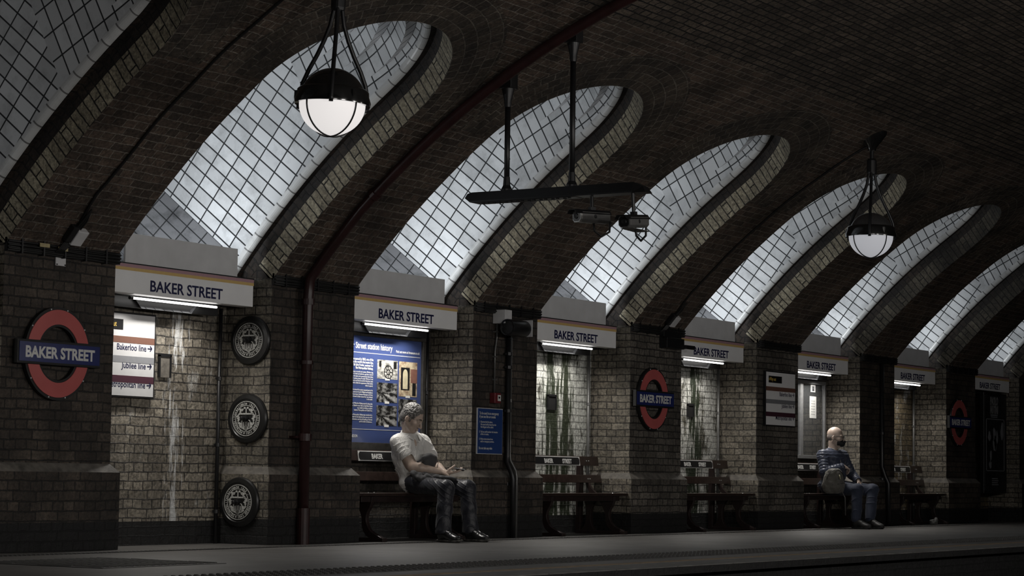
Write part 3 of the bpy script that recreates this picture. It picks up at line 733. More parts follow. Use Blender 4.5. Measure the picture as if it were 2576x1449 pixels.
t = empty('junction_box', (17.895, 0, 2.11), 'grey square junction box high on the pier with the fire notice', 'box')
mb = MB(); mb.box(-.062, .062, -.14, 0, -.066, .066); mb.build('box_case', M_GREY, t, bevel=.004)
mb = MB(); mb.box(-.052, .052, -.146, -.139, -.056, .056); mb.build('cover', M_GREY, t, bevel=.003)
M_COND = plain('galvanised_conduit', (.16, .16, .155), .35, metal=.4)
t = empty('thin_conduit', (17.87, -.02, 1.38), 'thin pale conduit running down from the junction box to the red call point', 'conduit')
mb = MB(); mb.tube([(.01, 0, .668), (.01, 0, .53), (-.005, 0, .46), (-.02, 0, .40), (-.022, 0, 0)], .009, 10); mb.build('pipe', M_COND, t, smooth=True)
for z in (.12, .34, .58):
    mb = MB(); mb.box(-.036, .012 if z < .5 else .03, -.012, .018, z, z+.012); mb.build('saddle_clip', M_COND, t)
t = empty('horn_speaker', (17.94, -.17, 2.005), 'black cylindrical loudspeaker fixed high on the pier with the fire notice', 'speaker')
mb = MB(); mb.lathe([(.001, -.10), (.062, -.10), (.066, -.115), (.078, -.118), (.08, -.11), (.08, .19), (.076, .20), (.001, .20)], 36, 0, 0, 'x'); sharp(mb.build('speaker_body', M_BLK, t))
mb = MB(); mb.lathe([(.001, -.098), (.061, -.098), (.061, -.092), (.001, -.092)], 30, 0, 0, 'x'); mb.build('grille', M_BLKM, t)
mb = MB(); mb.box(.201, .212, -.085, .095, -.075, .085); mb.build('back_plate', M_GREY, t)
mb = MB(); mb.box(.02, .16, .075, .17, -.03, .03); mb.build('bracket', M_BLK, t)
def vpipe(name, x, y, z0, z1, r, mat, label, cat='pipe', clips=(), bend=None, group=None):
    t = empty(name, (x, y, 0), label, cat, group); mb = MB()
    pts = [(0, 0, z1), (0, 0, z0)] if bend is None else bend
    mb.tube(pts, r, 14); mb.build('pipe', mat, t, smooth=True)
    if clips:
        for z in clips:
            mb = MB(); mb.tube([(0, 0, z), (0, 0, z+.03)], r*1.25, 14); mb.box(-r*1.9, r*1.9, r*.2, r*.9, z+.006, z+.024); mb.build('pipe_clip', mat, t)
    return t
vpipe('cable_duct', 18.075, -.035, .0, 2.18, .026, M_BLK, 'dark vertical pipe running down the pier below the loudspeaker', clips=(.5, 1.2, 1.62, 1.75),
      bend=[(0, 0, 2.15), (0, 0, .78), (-.012, -.006, .72), (-.012, -.06, .62), (-.004, -.07, .56), (0, -.07, 0)])
t = vpipe('cable_duct', 18.125, -.03, .0, 1.93, .013, M_COND, 'pale thin conduit strapped beside the dark pipe under the loudspeaker', clips=(.9, 1.3),
      bend=[(0, 0, 1.93), (0, 0, .80), (.0, -.01, .74), (.02, -.06, .64), (.022, -.07, .58), (.022, -.07, 0)])
# oxblood downpipe on the second pier, carried on up the vault
M_OX = plain('oxblood_paint', (.030, .010, .010), .35, noise=.2, nscale=10)
def VP(x, s, d): v = V(x, s, d); return (v[0], v[1], v[2])
t = empty('downpipe', (14.79, -.10, 0), 'oxblood red downpipe on the pier, running up and over the brick vault', 'pipe')
pts = [(0, 0, 0), (0, 0, 2.02), (.005, .0, 2.08)]
for i in range(26):
    s = .10+i*.155; v = V(14.80+.004*i-.05*min(1, i/5), s, -.06); pts.append((v[0]-14.79, v[1]+.10, v[2]))
mb = MB(); mb.tube(pts, .045, 16); mb.build('pipe', M_OX, t, smooth=True)
for z0, z1 in ((0, .30), (.86, .92), (2.0, 2.05), (1.5, 1.53)):
    mb = MB(); mb.tube([(0, 0, z0), (0, 0, z1)], .056, 16); mb.build('collar', M_OX, t)
mb = MB(); mb.box(-.085, .085, .02, .1, .88, .90); mb.build('wall_bracket', M_OX, t)
v1, v2 = Vector(pts[9]), Vector(pts[10]); mb = MB(); mb.tube([v1, v1.lerp(v2, .3)], .056, 16); mb.build('collar', M_OX, t)
# corner pipes in the recesses
for k, lab in ((0, 'thin black pipe in the corner of the recess beside the three crest plaques'), (1, 'thin black pipe in the corner of the recess behind the man in the pale shirt'),
               (2, 'thin pipe in the corner of the stained whitewashed recess above the third bench'), (3, 'thin pipe in the corner of the recess beside the way out sign pier'), (5, 'thin pipe in the corner of the patchy yellow brick recess')):
    vpipe('corner_pipe', 14.31+k*P, .44, 0, 1.95, .017, M_BLK if k < 2 else M_COND, lab, clips=(.25, .8, 1.35), group='thin pipes in the recess corners')
vpipe('cable_duct', B0+5*P+.66, -.03, 0, 2.15, .03, M_BLK, 'black pipe running down the dark pier beside the masked man', clips=(.6, 1.2),
      bend=[(0, 0, 2.15), (0, 0, .78), (0.03, -.03, .66), (.04, -.075, .56), (.04, -.075, 0)])
# cable bundles along the springing of each pier
rnd = random.Random(3)
CT = {0: 'black cable bundle above the dim roundel, with small yellow labels', 1: 'black cable bundle along the top of the pier with the oxblood downpipe', 2: 'black cable bundle along the top of the pier with the fire notice',
      3: 'black cable bundle along the top of the pier with the roundel and black bracket', 4: 'black cable bundle along the top of the pier with the way out sign', 5: 'black cable bundle along the top of the pier beside the masked man', 6: 'black cable bundle along the top of the pier with the unlit roundel'}
for i in range(0, 7):
    t = empty('cable_bundle', (B0+i*P, 0, 2.14), CT[i], 'cables', 'cable bundles along the pier tops'); mb = MB(); wd = A0-B0
    for j in range(7):
        z = .010+.0125*j; y = -.028-.010*(j % 2); am = .004
        pts = [(.0, y, z)]+[(wd*q/6, y+rnd.uniform(-am, am), z+rnd.uniform(-am, am)) for q in range(1, 6)]+[(wd+.012, y, z)]
        mb = MB(); mb.tube(pts, .0085, 8); mb.build('cable', M_BLKM, t, smooth=True)
    mb = MB(); mb.box(0, wd, -.022, -.001, .0, .10); mb.build('backing_tray', M_BLKM, t)
    for q in range(5):
        mb = MB(); mb.box(.12+q*.22, .135+q*.22, -.05, -.002, -.006, .112); mb.build('cable_strap', M_BLK, t)
M_LAB = plain('cable_label_yellow', (.45, .38, .2), .5, noise=.2)
for x, z, lb in ((11.71, 2.21, 'small yellow cable label on the bundle, the one further from the cover plate'), (11.90, 2.20, 'small yellow cable label on the bundle right above the pale cover plate')):
    mb = MB(); mb.box(-.05, .05, -.004, .0, -.014, .014); o = mb.build('cable_label', M_LAB); o.location = (x, -.052, z); tag(o, lb, 'label', 'yellow cable labels')
t = empty('cover_plate', (11.925, -.001, 2.125), 'small pale square cover plate high on the pier above the dim roundel', 'plate')
mb = MB(); mb.box(-.052, .052, -.012, 0, -.045, .043); mb.build('plate_face', M_GREY, t, bevel=.003)
for x, z in ((-.042, -.036), (.042, -.036), (-.042, .034), (.042, .034)):
    mb = MB(); mb.box(x-.005, x+.005, -.016, -.01, z-.005, z+.005); mb.build('fixing_screw', M_BLK, t)
# cables climbing the vault to the globe lamps, with a terminal box at the foot
for n, (x, lb, lb2) in enumerate(((11.90, 'black cable climbing the vault to the large globe lamp', 'grey terminal box with dangling cables on the vault above the dim roundel pier'),
                        (21.22, 'black cable climbing the vault to the smaller globe lamp', 'grey terminal box on the vault above the roundel pier with the black bracket'))):
    t = empty('vault_cable', (x, 0, 0), lb, 'cable'); mb = MB()
    s_e = 3.05
    pts = []
    for i in range(30):
        s = .03+s_e*i/29; v = V(x+.02*math.sin(i*.9)*(.3 if i > 5 else 1), s, -.014); pts.append((v[0]-x, v[1], v[2]))
    mb.tube(pts, .011, 8); mb.build('cable', M_BLKM, t, smooth=True)
    v = V(x+.05, .17, -.03); th = TH0+.17/VR
    t = empty('terminal_box', v, lb2, 'box'); t.rotation_euler = (th-PI/2+PI, 0, 0)
    mb = MB(); mb.box(-.04, .07, -.065, .065, -.028, .03); mb.build('box_lid', M_GREY, t, bevel=.006)
    mb = MB(); mb.box(-.10, -.035, -.05, .09, -.028, .02); mb.build('box_body', M_BLK, t, bevel=.006)
    for j in range(5):
        mb = MB(); mb.tube([(-.07+.02*j, -.04, 0), (-.10+.015*j, -.12, .012), (-.12+.02*j, -.20, .0)], .007, 6); mb.build('loose_cable', M_BLKM, t)
    for j in range(3):
        mb = MB(); mb.tube([(-.06+.025*j, .05, 0), (-.05+.02*j, .15, .01), (-.045, .26, .012)], .007, 6); mb.build('loose_cable', M_BLKM, t)
# bracket and black box on the roundel pier
t = empty('projecting_bracket', (21.2, 0, 2.02), 'black sign bracket with a slotted arm sticking out from the top of the roundel pier', 'bracket')
mb = MB(); mb.box(.0, .40, -.06, 0, .10, .175); mb.box(.0, .40, -.10, 0, -.02, .095); mb.build('bracket_box', M_BLK, t, bevel=.004)
mb = MB(); mb.box(.38, .60, -.13, -.10, -.015, .03); mb.build('bracket_arm', M_BLK, t, bevel=.002)
# a hatch and two dark holes in the recess walls, all as plates
def hatch(x, z, w, h, lb, m):
    t = empty('wall_hatch', (x, REC-.001, z), lb, 'hatch', 'small hatches in the recess brickwork')
    mb = MB(); mb.box(-w/2, w/2, -.012, .0, 0, h); mb.build('hatch_plate', m, t)
    mb = MB(); mb.box(-w/2-.012, w/2+.012, -.02, .0, h-.012, h+.012); mb.box(-w/2-.012, -w/2+.004, -.02, .0, 0, h); mb.box(w/2-.004, w/2+.012, -.02, .0, 0, h); mb.build('frame', M_BLK, t)
hatch(13.655, 1.345, .125, .18, 'small grey metal hatch in the wet brick beside the lit line direction sign', M_SILL)
hatch(19.73, 1.28, .15, .15, 'black plate for a small hole in the stained whitewashed brick above the third bench', M_BLKM)  # black stands in for the shade inside a recessed hole, here and below
hatch(22.85, 1.30, .13, .14, 'black plate for a small hole in the flaking wall past the roundel pier', M_BLKM)
# ---- history poster
M_PBLUE = plain('poster_blue', (.05, .075, .20), .3, noise=.05, nscale=3, coat=.25)
def photo_mat(name, kind):
    m, t, b = nt(name); L = t.links.new; uv = N(t, 'UVMap')
    if kind == 'tunnel':
        mp = N(t, 'Mapping'); mp.inputs['Location'].default_value = (-.22, -.48, 0); L(uv.outputs[0], mp.inputs[0])
        g = N(t, 'TexGradient', gradient_type='RADIAL'); L(mp.outputs[0], g.inputs[0])
        mu = N(t, 'Math', operation='MULTIPLY'); mu.inputs[1].default_value = 62; L(g.outputs[1], mu.inputs[0]); si = N(t, 'Math', operation='SINE'); L(mu.outputs[0], si.inputs[0])
        n = N(t, 'TexNoise', i_Scale=4, i_Detail=7, i_Roughness=.65); L(uv.outputs[0], n.inputs[0]); ad = N(t, 'Math', operation='MULTIPLY_ADD'); ad.inputs[1].default_value = .09; L(si.outputs[0], ad.inputs[0]); L(n.outputs[0], ad.inputs[2])
        sp = N(t, 'SeparateXYZ'); L(uv.outputs[0], sp.inputs[0]); m1 = N(t, 'Math', operation='MULTIPLY_ADD'); m1.inputs[1].default_value = -.35; L(sp.outputs[0], m1.inputs[0]); L(sp.outputs[1], m1.inputs[2])
        k1 = N(t, 'MapRange'); k1.inputs[1].default_value = .30; k1.inputs[2].default_value = .36; L(m1.outputs[0], k1.inputs[0])
        k2 = N(t, 'Math', operation='MULTIPLY'); k2.inputs[1].default_value = .92; L(n.outputs[0], k2.inputs[0])
        mxx = N(t, 'Mix'); L(k1.outputs[0], mxx.inputs[0]); L(ad.outputs[0], mxx.inputs[2]); L(k2.outputs[0], mxx.inputs[3]); ad = mxx
        r = N(t, 'ValToRGB'); r.color_ramp.elements[0].position = .42; r.color_ramp.elements[1].position = .80; r.color_ramp.elements[0].color = (.012, .012, .012, 1); r.color_ramp.elements[1].color = (.6, .6, .58, 1); L(ad.outputs[0], r.inputs[0])
    else:
        n = N(t, 'TexNoise', i_Scale=5, i_Detail=7, i_Roughness=.6); L(uv.outputs[0], n.inputs[0])
        r = N(t, 'ValToRGB'); r.color_ramp.elements[0].position = .35; r.color_ramp.elements[1].position = .6
        lo, hi = ((.06, .06, .055), (.55, .54, .5)) if kind == 'grey' else ((.16, .08, .05), (.6, .52, .36))
        r.color_ramp.elements[0].color = c4(lo); r.color_ramp.elements[1].color = c4(hi); L(n.outputs[0], r.inputs[0])
    L(r.outputs[0], b.inputs['Base Color']); b.inputs['Roughness'].default_value = .3; return m
PH = {k_: photo_mat('print_'+k_, k_) for k_ in ('tunnel', 'grey', 'warm')}
t = empty('history_poster', (15.83, .435, .875), 'large blue station history poster with pictures in a dark frame behind the bench', 'poster')
W_, H_ = 1.42, .965
mb = MB(); fr = .05
mb.box(-fr, W_+fr, -.035, .03, -fr-.02, 0); mb.box(-fr, W_+fr, -.035, .03, H_, H_+fr+.03); mb.box(-fr, 0, -.035, .03, 0, H_); mb.box(W_, W_+fr, -.035, .03, 0, H_)
mb.build('frame', plain('dark_frame', (.05, .047, .042), .4, noise=.3, nscale=20, bump=.4), t, bevel=.004)
mb = MB(); mb.box(0, W_, -.012, .0, 0, H_); mb.build('poster_sheet', M_PBLUE, t)
def on(name, x0, x1, z0, z1, mat, y=-.0135):
    mb = MB(); mb.box(x0, x1, y, -.011, z0, z1); mb.uv = [[((p[0]-x0)/(x1-x0), (p[2]-z0)/(z1-z0)) for p in [mb.v[i] for i in f]] for f in mb.f]
    return mb.build(name, mat, t, weld=False)
on('rule_line', .0, W_-.02, .812, .817, M_LWHITE); on('rule_line', .0, W_-.02, .118, .122, M_LWHITE)
# picture columns measured from the frame's far edge
cA0, cA1, cB0, cB1 = .71, 1.035, 1.06, 1.355
for x0, x1, z0, z1, m_ in ((cA0, cA1, .59, .765, 'grey'), (cA0, cA1, .375, .555, 'tunnel'), (cA0, cA1, .16, .345, 'tunnel'), (cB0, cB1, .44, .765, 'warm'), (cB0, cB1, .16, .415, 'tunnel')):
    on('picture', x0, x1, z0, z1, PH[m_]); on('caption_tab', (x0+x1)/2-.035, (x0+x1)/2+.035, z0-.012, z0+.010, M_LWHITE, -.0145)
# details inside the pictures: a wheel-like plan, an arched doorway
mbp = MB(); 
for r_ in (.062, .022):
    for i in range(28):
        q1, q2 = 2*PI*i/28, 2*PI*(i+1)/28; cx, cz = .885, .655
        mbp.prism([(cx+r_*math.cos(q1), cz+r_*.9*math.sin(q1)), (cx+(r_+.008)*math.cos(q1), cz+(r_+.008)*.9*math.sin(q1)), (cx+(r_+.008)*math.cos(q2), cz+(r_+.008)*.9*math.sin(q2)), (cx+r_*math.cos(q2), cz+r_*.9*math.sin(q2))], -.015, -.013)
for i in range(8):
    q = 2*PI*i/8; mbp.prism([(cx+.02*math.cos(q-.1), cz+.02*math.sin(q-.1)), (cx+.062*math.cos(q-.06), cz+.056*math.sin(q-.06)), (cx+.062*math.cos(q+.06), cz+.056*math.sin(q+.06)), (cx+.02*math.cos(q+.1), cz+.02*math.sin(q+.1))], -.015, -.013)
mbp.box(.74, .77, -.015, -.013, .70, .755); mbp.box(.97, 1.015, -.015, -.013, .69, .755)
mbp.build('picture_drawing', M_BLK, t)
on('picture_door', cB0+.03, cB0+.17, .50, .71, M_BLK, -.0145); on('picture_door_leaf', cB0+.06, cB0+.14, .51, .64, plain('print_cream', (.62, .56, .38), .4), -.0152)
mbp = MB(); mbp.prism([(cB0+.10+.04*math.cos(q), .64+.055*math.sin(q)) for q in [PI*i/12 for i in range(13)]], -.0152, -.0135); mbp.build('picture_door_arch', bpy.data.materials['print_cream'], t)
on('picture_wall', cB0+.19, cB1, .57, .70, plain('print_brown', (.25, .12, .09), .4), -.0142); on('picture_passage', cB0+.22, cB1-.02, .45, .57, M_BLK, -.0142)
its = [('Baker Street station history', .19, -.0135, .852, .078, .86, .0012, 'LEFT'), ('Find out more at ltmuseum.co.uk', W_-.03, -.0135, .842, .034, .84, .0003, 'RIGHT')]
for j, tx in enumerate(('Baker Street station opened in 1863, one of the', 'first seven stations on the world\'s first metro line,', 'designed by Sir John Fowler, engineer for', 'the Metropolitan Railway.')): its.append((tx, .645, -.0135, .745-.027*j, .031, .84, .0006, 'RIGHT'))
para = ['It was built using a cut and cover system. Workers dug', 'a trench for the track and platforms, and then covered', 'it over. Because the trains were powered by steam, there', 'were ventilation air sections along the track. Platforms 5 and', '6, now used by Circle and Hammersmith & City lines, were', 'restored to reflect the appearance of the station', 'when it opened.', '', 'In 1868 a branch line station opened next to the', 'first one. Constructed by the Midland and Southwest', 'it carried passengers between Moorgate and Swiss', 'Cottage. It was known as Baker Street East, was situated', 'to the south.', '', 'In 1906 the Baker Street and Waterloo Railway opened a deep tube', 'station here, the Bakerloo one. Built so that Baker Street', 'was rebuilt to facilitate transfers', 'between Metropolitan and Circle lines.', '', 'In 1933 the Metropolitan Railway was transferred to', 'the new body. It was decided that the Bakerloo line now ran north', 'in two directions, one branch heading to Harrow', 'and the other to Stanmore.']
for j, tx in enumerate(para):
    if tx: its.append((tx, .645, -.0135, .632-.0205*j, .0225, .8, .0, 'RIGHT'))
its.append(('LONDON', .42, -.0135, .045, .036, .85, .0004, 'RIGHT'))
lettering('lettering', its, M_LWHITE, t)
# ---- glass notice case in the recess of the masked man
def glass_mat():
    m, t, b = nt('case_glass'); b.inputs['Base Color'].default_value = (.055, .058, .06, 1); b.inputs['Roughness'].default_value = .03; b.inputs['Specular IOR Level'].default_value = 1.0
    b.inputs['Coat Weight'].default_value = 1; b.inputs['Coat Roughness'].default_value = .01; b.inputs['Coat IOR'].default_value = 1.8
    return m
t = empty('notice_case', (25.02, .43, .86), 'tall glass fronted notice case with a silver frame behind the masked man', 'notice case')
W2, H2 = 1.50, 1.0; M_ALU = plain('aluminium_frame', (.33, .335, .34), .35, metal=.5)
mb = MB()
mb.box(0, W2, -.03, .03, -.0, .045); mb.box(0, W2, -.03, .03, H2-.045, H2)
for a_, b_ in ((0, .045), (.72, .80), (W2-.045, W2)): mb.box(a_, b_, -.03, .03, .045, H2-.045)
mb.build('frame', M_ALU, t, bevel=.003)
mb = MB(); mb.box(.03, W2-.03, -.012, .0, .03, H2-.03); mb.build('glass', glass_mat(), t)
mb = MB(); mb.box(1.03, 1.23, -.0145, -.0121, .52, .80); mb.build('paper_notice', M_LWHITE, t)
mb = MB(); mb.box(1.06, 1.20, -.0145, -.0121, .855, .945); mb.build('sticker', M_LWHITE, t)
mb = MB(); mb.box(1.085, 1.175, -.016, -.0140, .868, .932); mb.build('sticker_panel', M_SGREY, t)
M_FAINT = plain('faint_print', (.3, .3, .3), .5)
mb = MB(); rnd = random.Random(8)
for j in range(6):
    for q in range(5):
        x = 1.075+q*.024; mb.box(x, x+.014, -.0158, -.0142, .735-j*.034, .735-j*.034+.011)
mb.build('print', M_FAINT, t)
mb = MB(); mb.lathe([(.001, -.0172), (.012, -.0165), (.012, -.0142)], 14, 1.13, .915, 'y'); mb.hexa([(1.113, -.0162, .872), (1.147, -.0162, .872), (1.140, -.0162, .90), (1.12, -.0162, .90)], [(1.113, -.0172, .872), (1.147, -.0172, .872), (1.140, -.0172, .90), (1.12, -.0172, .90)]); mb.build('pictogram', M_BLK, t)
# ---- dark music poster in the far recess
t = empty('music_poster', (31.60, .15, .43), 'dark framed music poster with slanted lettering in the far unlit recess', 'poster')
M_DARKP = plain('dark_poster_print', (.03, .03, .032), .35, noise=.3, nscale=6)
mb = MB(); mb.box(0, .98, -.03, .03, 0, 1.50); mb.build('frame', M_BLK, t, bevel=.004)
mb = MB(); mb.box(.04, .94, -.034, -.028, .04, 1.46); mb.build('poster_sheet', M_DARKP, t)
mb = MB()
for q in ((.09, .86, .33, .34), (.09, .86, 1.10, 1.11)): mb.box(*q[:2], -.037, -.033, *q[2:])
mb.box(.09, .10, -.037, -.033, .33, 1.11); mb.box(.85, .86, -.037, -.033, .33, 1.11); mb.build('picture_border', M_SGREY, t)
M_PM = plain('poster_grey_ink', (.28, .28, .28), .5)
L_ = []
for tx, x, z in (('PAOLO', .42, 1.32), ('NUTINI', .42, 1.19)):
    sh = Matrix.Identity(4); sh[0][1] = .12
    L_.append((text_mesh(tx, .165, .006, .62, 'CENTER'), Matrix.Translation((x, -.036, z)) @ RX @ sh, 0))
me = join_meshes(L_, 'lettering'); me.materials.append(M_PM); o = bpy.data.objects.new('lettering', me); COL.objects.link(o); o.parent = t
mb = MB(); mb.box(.28, .58, -.037, -.034, 1.155, 1.175); mb.box(.30, .56, -.037, -.034, 1.13, 1.145)
for j in range(4): mb.box(.33, .60-.03*(j % 2), -.037, -.034, .12+.03*j, .135+.03*j)
mb.build('small_print', M_SGREY, t)
rnd = random.Random(11); mb = MB()
for j in range(9):
    cx, cz = rnd.uniform(.17, .78), rnd.uniform(.42, .95); w_, h_ = rnd.uniform(.03, .07), rnd.uniform(.06, .16)
    mb.prism([(cx+w_*math.cos(q)*(1+.3*math.sin(3*q+j)), cz+h_*math.sin(q)*(1+.2*math.cos(2*q+j))) for q in [2*PI*i/12 for i in range(12)]], -.036, -.033)
mb.build('picture_shapes', M_SGREY, t)
# ================================================================ benches
M_BWOOD = plain('oxblood_painted_wood', (.038, .024, .02), .32, noise=.25, nscale=18, bump=.25, bscale=50)
M_BIRON = plain('cast_iron_painted', (.022, .013, .012), .38, noise=.2, nscale=20)
M_PLATE = plain('name_plate_black', (.015, .015, .016), .35)
M_CHROME = plain('bright_bolt', (.6, .6, .58), .25, metal=.8)
def bez(p0, p1, p2, p3, n=8):
    return [tuple((1-t)**3*a+3*(1-t)**2*t*b_+3*(1-t)*t*t*c+t**3*d for a, b_, c, d in zip(p0, p1, p2, p3)) for t in [i/n for i in range(n+1)]]
def bench(k, label, plate_dx=0.0):
    t = empty('platform_bench', (XM+k*P, 0, 0), label, 'bench', 'benches in the platform recesses')
    X0, X1 = -.885, .885
    mb = MB(); mb.box(X0, X1, -.03, .30, .396, .424); mb.build('seat', M_BWOOD, t, bevel=.005)
    mb = MB(); mb.box(-.80, .74, -.005, .02, .345, .396); mb.build('apron', M_BIRON, t, bevel=.003)
    for nm, z0, z1, y0, x1 in (('back_board', .708, .806, .33, .862), ('back_board', .530, .612, .305, .885)):
        mb = MB(); mb.hexa([(X0, y0-.012, z0), (x1, y0-.012, z0), (x1, y0+.014, z0), (X0, y0+.014, z0)], [(X0, y0+.004, z1), (x1, y0+.004, z1), (x1, y0+.03, z1), (X0, y0+.03, z1)])
        mb.build(nm, M_BWOOD, t, bevel=.004)
    for sx in (-.64, .62):
        e = empty('end_frame', (sx, 0, 0)); e.parent = t
        fl = [(.15, .392)]+bez((.15, .33), (.12, .27), (.085, .24), (.088, .17))+bez((.088, .17), (.09, .10), (.05, .05), (.0, .03))+[(-.08, .03)]
        fr = bez((-.13, .035), (-.09, .06), (-.02, .07), (.015, .12))+bez((.015, .12), (.05, .18), (.055, .24), (.0, .30))+[(-.015, .345), (-.02, .392)]
        mb = MB(); mb.prism(fl+fr, -.024, .024, 'yz'); o = mb.build('leg', M_BIRON, e, bevel=.004); 
        rl = [(.16, .392)]+bez((.17, .36), (.25, .32), (.265, .24), (.262, .16))+bez((.262, .16), (.26, .10), (.24, .06), (.20, .03))
        rr_ = [(.40, .03)]+bez((.36, .06), (.31, .1), (.305, .2), (.33, .30))+[(.36, .392)]
        mb = MB(); mb.prism(rl+rr_, -.024, .024, 'yz'); mb.build('leg', M_BIRON, e, bevel=.004)
        mb = MB(); mb.box(-.035, .035, -.15, .44, 0, .034); mb.build('foot_rail', M_BIRON, e, bevel=.003)
        mb = MB(); mb.prism([(.385, .03), (.44, .03), (.44, .79), (.395, .79), (.38, .60)], -.03, .03, 'yz'); mb.build('back_post', M_BIRON, e, bevel=.003)
        br_ = bez((.20, .424), (.27, .47), (.30, .52), (.312, .60))+[(.335, .60)]+bez((.34, .56), (.33, .50), (.30, .45), (.27, .424))
        mb = MB(); mb.prism(br_, -.018, .018, 'yz'); mb.build('scroll_bracket', M_BIRON, e, bevel=.002)
    for x, z, y in ((-.69, .42, .0), (-.61, .42, .0), (-.575, .42, .02), (.60, .42, .0), (.64, .42, .02), (.60, .57, .30), (.64, .57, .30), (.60, .757, .322), (.645, .757, .322), (-.60, .57, .30)):
        mb = MB()
        if z < .43: mb.lathe([(.001, .431), (.006, .429), (.009, .424), (.001, .4235)], 10, x, y+.0)
        else: mb.lathe([(.001, y-.008), (.007, y-.005), (.008, y+.001), (.001, y+.002)], 10, x, z, 'y')
        mb.build('bolt', M_CHROME, t)
    e = empty('name_plate', (plate_dx, .322, .7065)); e.parent = t
    e.rotation_euler = (math.radians(-9), 0, 0)
    c = .018; w_, h_ = .462, .092
    def oct_(w, h, c): return [(-w+c, 0), (w-c, 0), (w, c), (w, h-c), (w-c, h), (-w+c, h), (-w, h-c), (-w, c)]
    mb = MB(); mb.prism([(-w_, 0), (w_, 0), (w_, h_), (-w_, h_)], -.008, -.002, 'xz'); mb.build('plate_rim', M_LWHITE, e)
    mb = MB(); mb.prism([(x, z+.008) for x, z in oct_(w_-.01, h_-.016, .02)], -.0105, -.007, 'xz'); mb.build('plate_ground', M_PLATE, e)
    lettering('lettering', [('BAKER', -.175, -.011, .022, .062, .92, .0022, 'CENTER')], M_LWHITE, e)
    lettering('lettering', [('STREET', .195, -.011, .022, .062, .92, .0022, 'CENTER')], M_LWHITE, e)
    return t
bench(1, 'dark red bench with the man in the pale shirt sitting on it', .05)
bench(2, 'empty dark red bench in front of the whitewashed stained brick')
bench(3, 'empty dark red bench in the recess past the lit roundel pier')
bench(4, 'dark red bench under the glass notice case with the masked man')
bench(5, 'dim empty bench in the recess with patchy yellow brick', -.05)
# ================================================================ globe lamps
M_DOME = plain('lamp_dome_black', (.01, .01, .01), .18, coat=.6, noise=.05)
M_GLOBE = emit('opal_glass_lit', (1, .96, .94), .72)
M_GLOBE2 = emit('opal_glass_lit_cool', (.93, .94, 1), .33)
def smoky():
    m, t, b = nt('clear_ribbed_glass'); b.inputs['Base Color'].default_value = (.22, .22, .225, 1); b.inputs['Roughness'].default_value = .15; b.inputs['Metallic'].default_value = .8
    n = N(t, 'TexNoise', i_Scale=25, i_Detail=3); tc = N(t, 'TexCoord'); t.links.new(tc.outputs['Object'], n.inputs[0]); bp = N(t, 'Bump', i_Strength=.6, i_Distance=.01)
    t.links.new(n.outputs[0], bp.inputs['Height']); t.links.new(bp.outputs[0], b.inputs['Normal']); return m
def globe_lamp(loc, label, tilt, m_top, m_glass, top, az0):
    t = empty('globe_lamp', loc, label, 'lamp')
    ax = Vector((.847, .53, 0)); t.rotation_mode = 'QUATERNION'
    from mathutils import Quaternion
    t.rotation_quaternion = Quaternion(ax, math.radians(tilt))
    zc = -.0; R = .235          # local origin: centre of the globe
    def hemi(r, q0, q1, n=14): return [(max(r*math.sin(q0+(q1-q0)*i/n), .001), r*math.cos(q0+(q1-q0)*i/n)) for i in range(n+1)]
    mb = MB(); mb.lathe([(r, z*.98+.0) for r, z in hemi(.225, 0, PI*.5)]+[(.001, .0)], 48); sharp(mb.build('dome', m_top, t))
    mb = MB(); mb.lathe([(.232, -.03), (.258, -.035), (.262, -.01), (.248, .03), (.246, .06), (.232, .075), (.222, .075), (.222, -.03)], 56); sharp(mb.build('band', M_DOME, t), 50)
    mb = MB(); mb.lathe([(r, z*.93-.03) for r, z in hemi(.226, PI*.5, PI)], 48); sharp(mb.build('glass_bowl', m_glass, t), 60)
    for j in range(4):
        q = az0+PI/4+j*PI/2
        pts = [(.235*math.cos(a)*math.cos(q), .235*math.cos(a)*math.sin(q), -.03-.93*.235*math.sin(a)) for a in [PI/2*i/12 for i in range(13)]]
        mb = MB(); mb.tube(pts, .006, 8); mb.build('cage_rib', M_BLK, t, smooth=True)
    prof = [(.028, .70), (.035, .62), (.055, .52), (.095, .42), (.145, .32), (.205, .22), (.248, .13), (.266, .05), (.272, -.02), (.272, -.05)]
    for j in range(3):
        q = az0+j*2*PI/3
        mb = MB(); mb.tube([(r*math.cos(q), r*math.sin(q), z) for r, z in prof], .0155, 10); mb.build('suspension_arm', M_BLK, t, smooth=True)
    mb = MB(); mb.lathe([(.001, .62), (.045, .62), (.05, .64), (.05, .76), (.04, .78), (.001, .78)], 20); mb.build('arm_hub', M_BLK, t)
    mb = MB(); mb.tube([(0, 0, .78), (0, 0, .86), (.012, 0, .87), (.012, 0, .93), (0, 0, .94), (0, 0, top-.10)], .022, 12); mb.build('stem', M_BLK, t)
    mb = MB(); mb.lathe([(.001, top-.14), (.04, top-.14), (.05, top-.10), (.10, top-.04), (.15, top+.03), (.16, top+.08), (.001, top+.08)], 28); sharp(mb.build('ceiling_rose', M_DOME, t), 40)
    for q in (az0+.6, az0+2.7, az0+4.8):
        mb = MB(); mb.box(.245*math.cos(q)-.012, .245*math.cos(q)+.012, .245*math.sin(q)-.012, .245*math.sin(q)+.012, -.01, .05); mb.build('latch', M_CHROME if m_top is not M_DOME else M_DOME, t)
    return t
globe_lamp((11.965, -2.43, 3.125), 'large black domed globe lamp with a warm opal bowl hanging over the first arches', 2.2, M_DOME, M_GLOBE, .97, math.radians(215))
globe_lamp((21.14, -2.49, 3.125), 'smaller globe lamp with a clear glass top hanging before the fourth arch', 0.6, smoky(), M_GLOBE2, 1.0, math.radians(200))
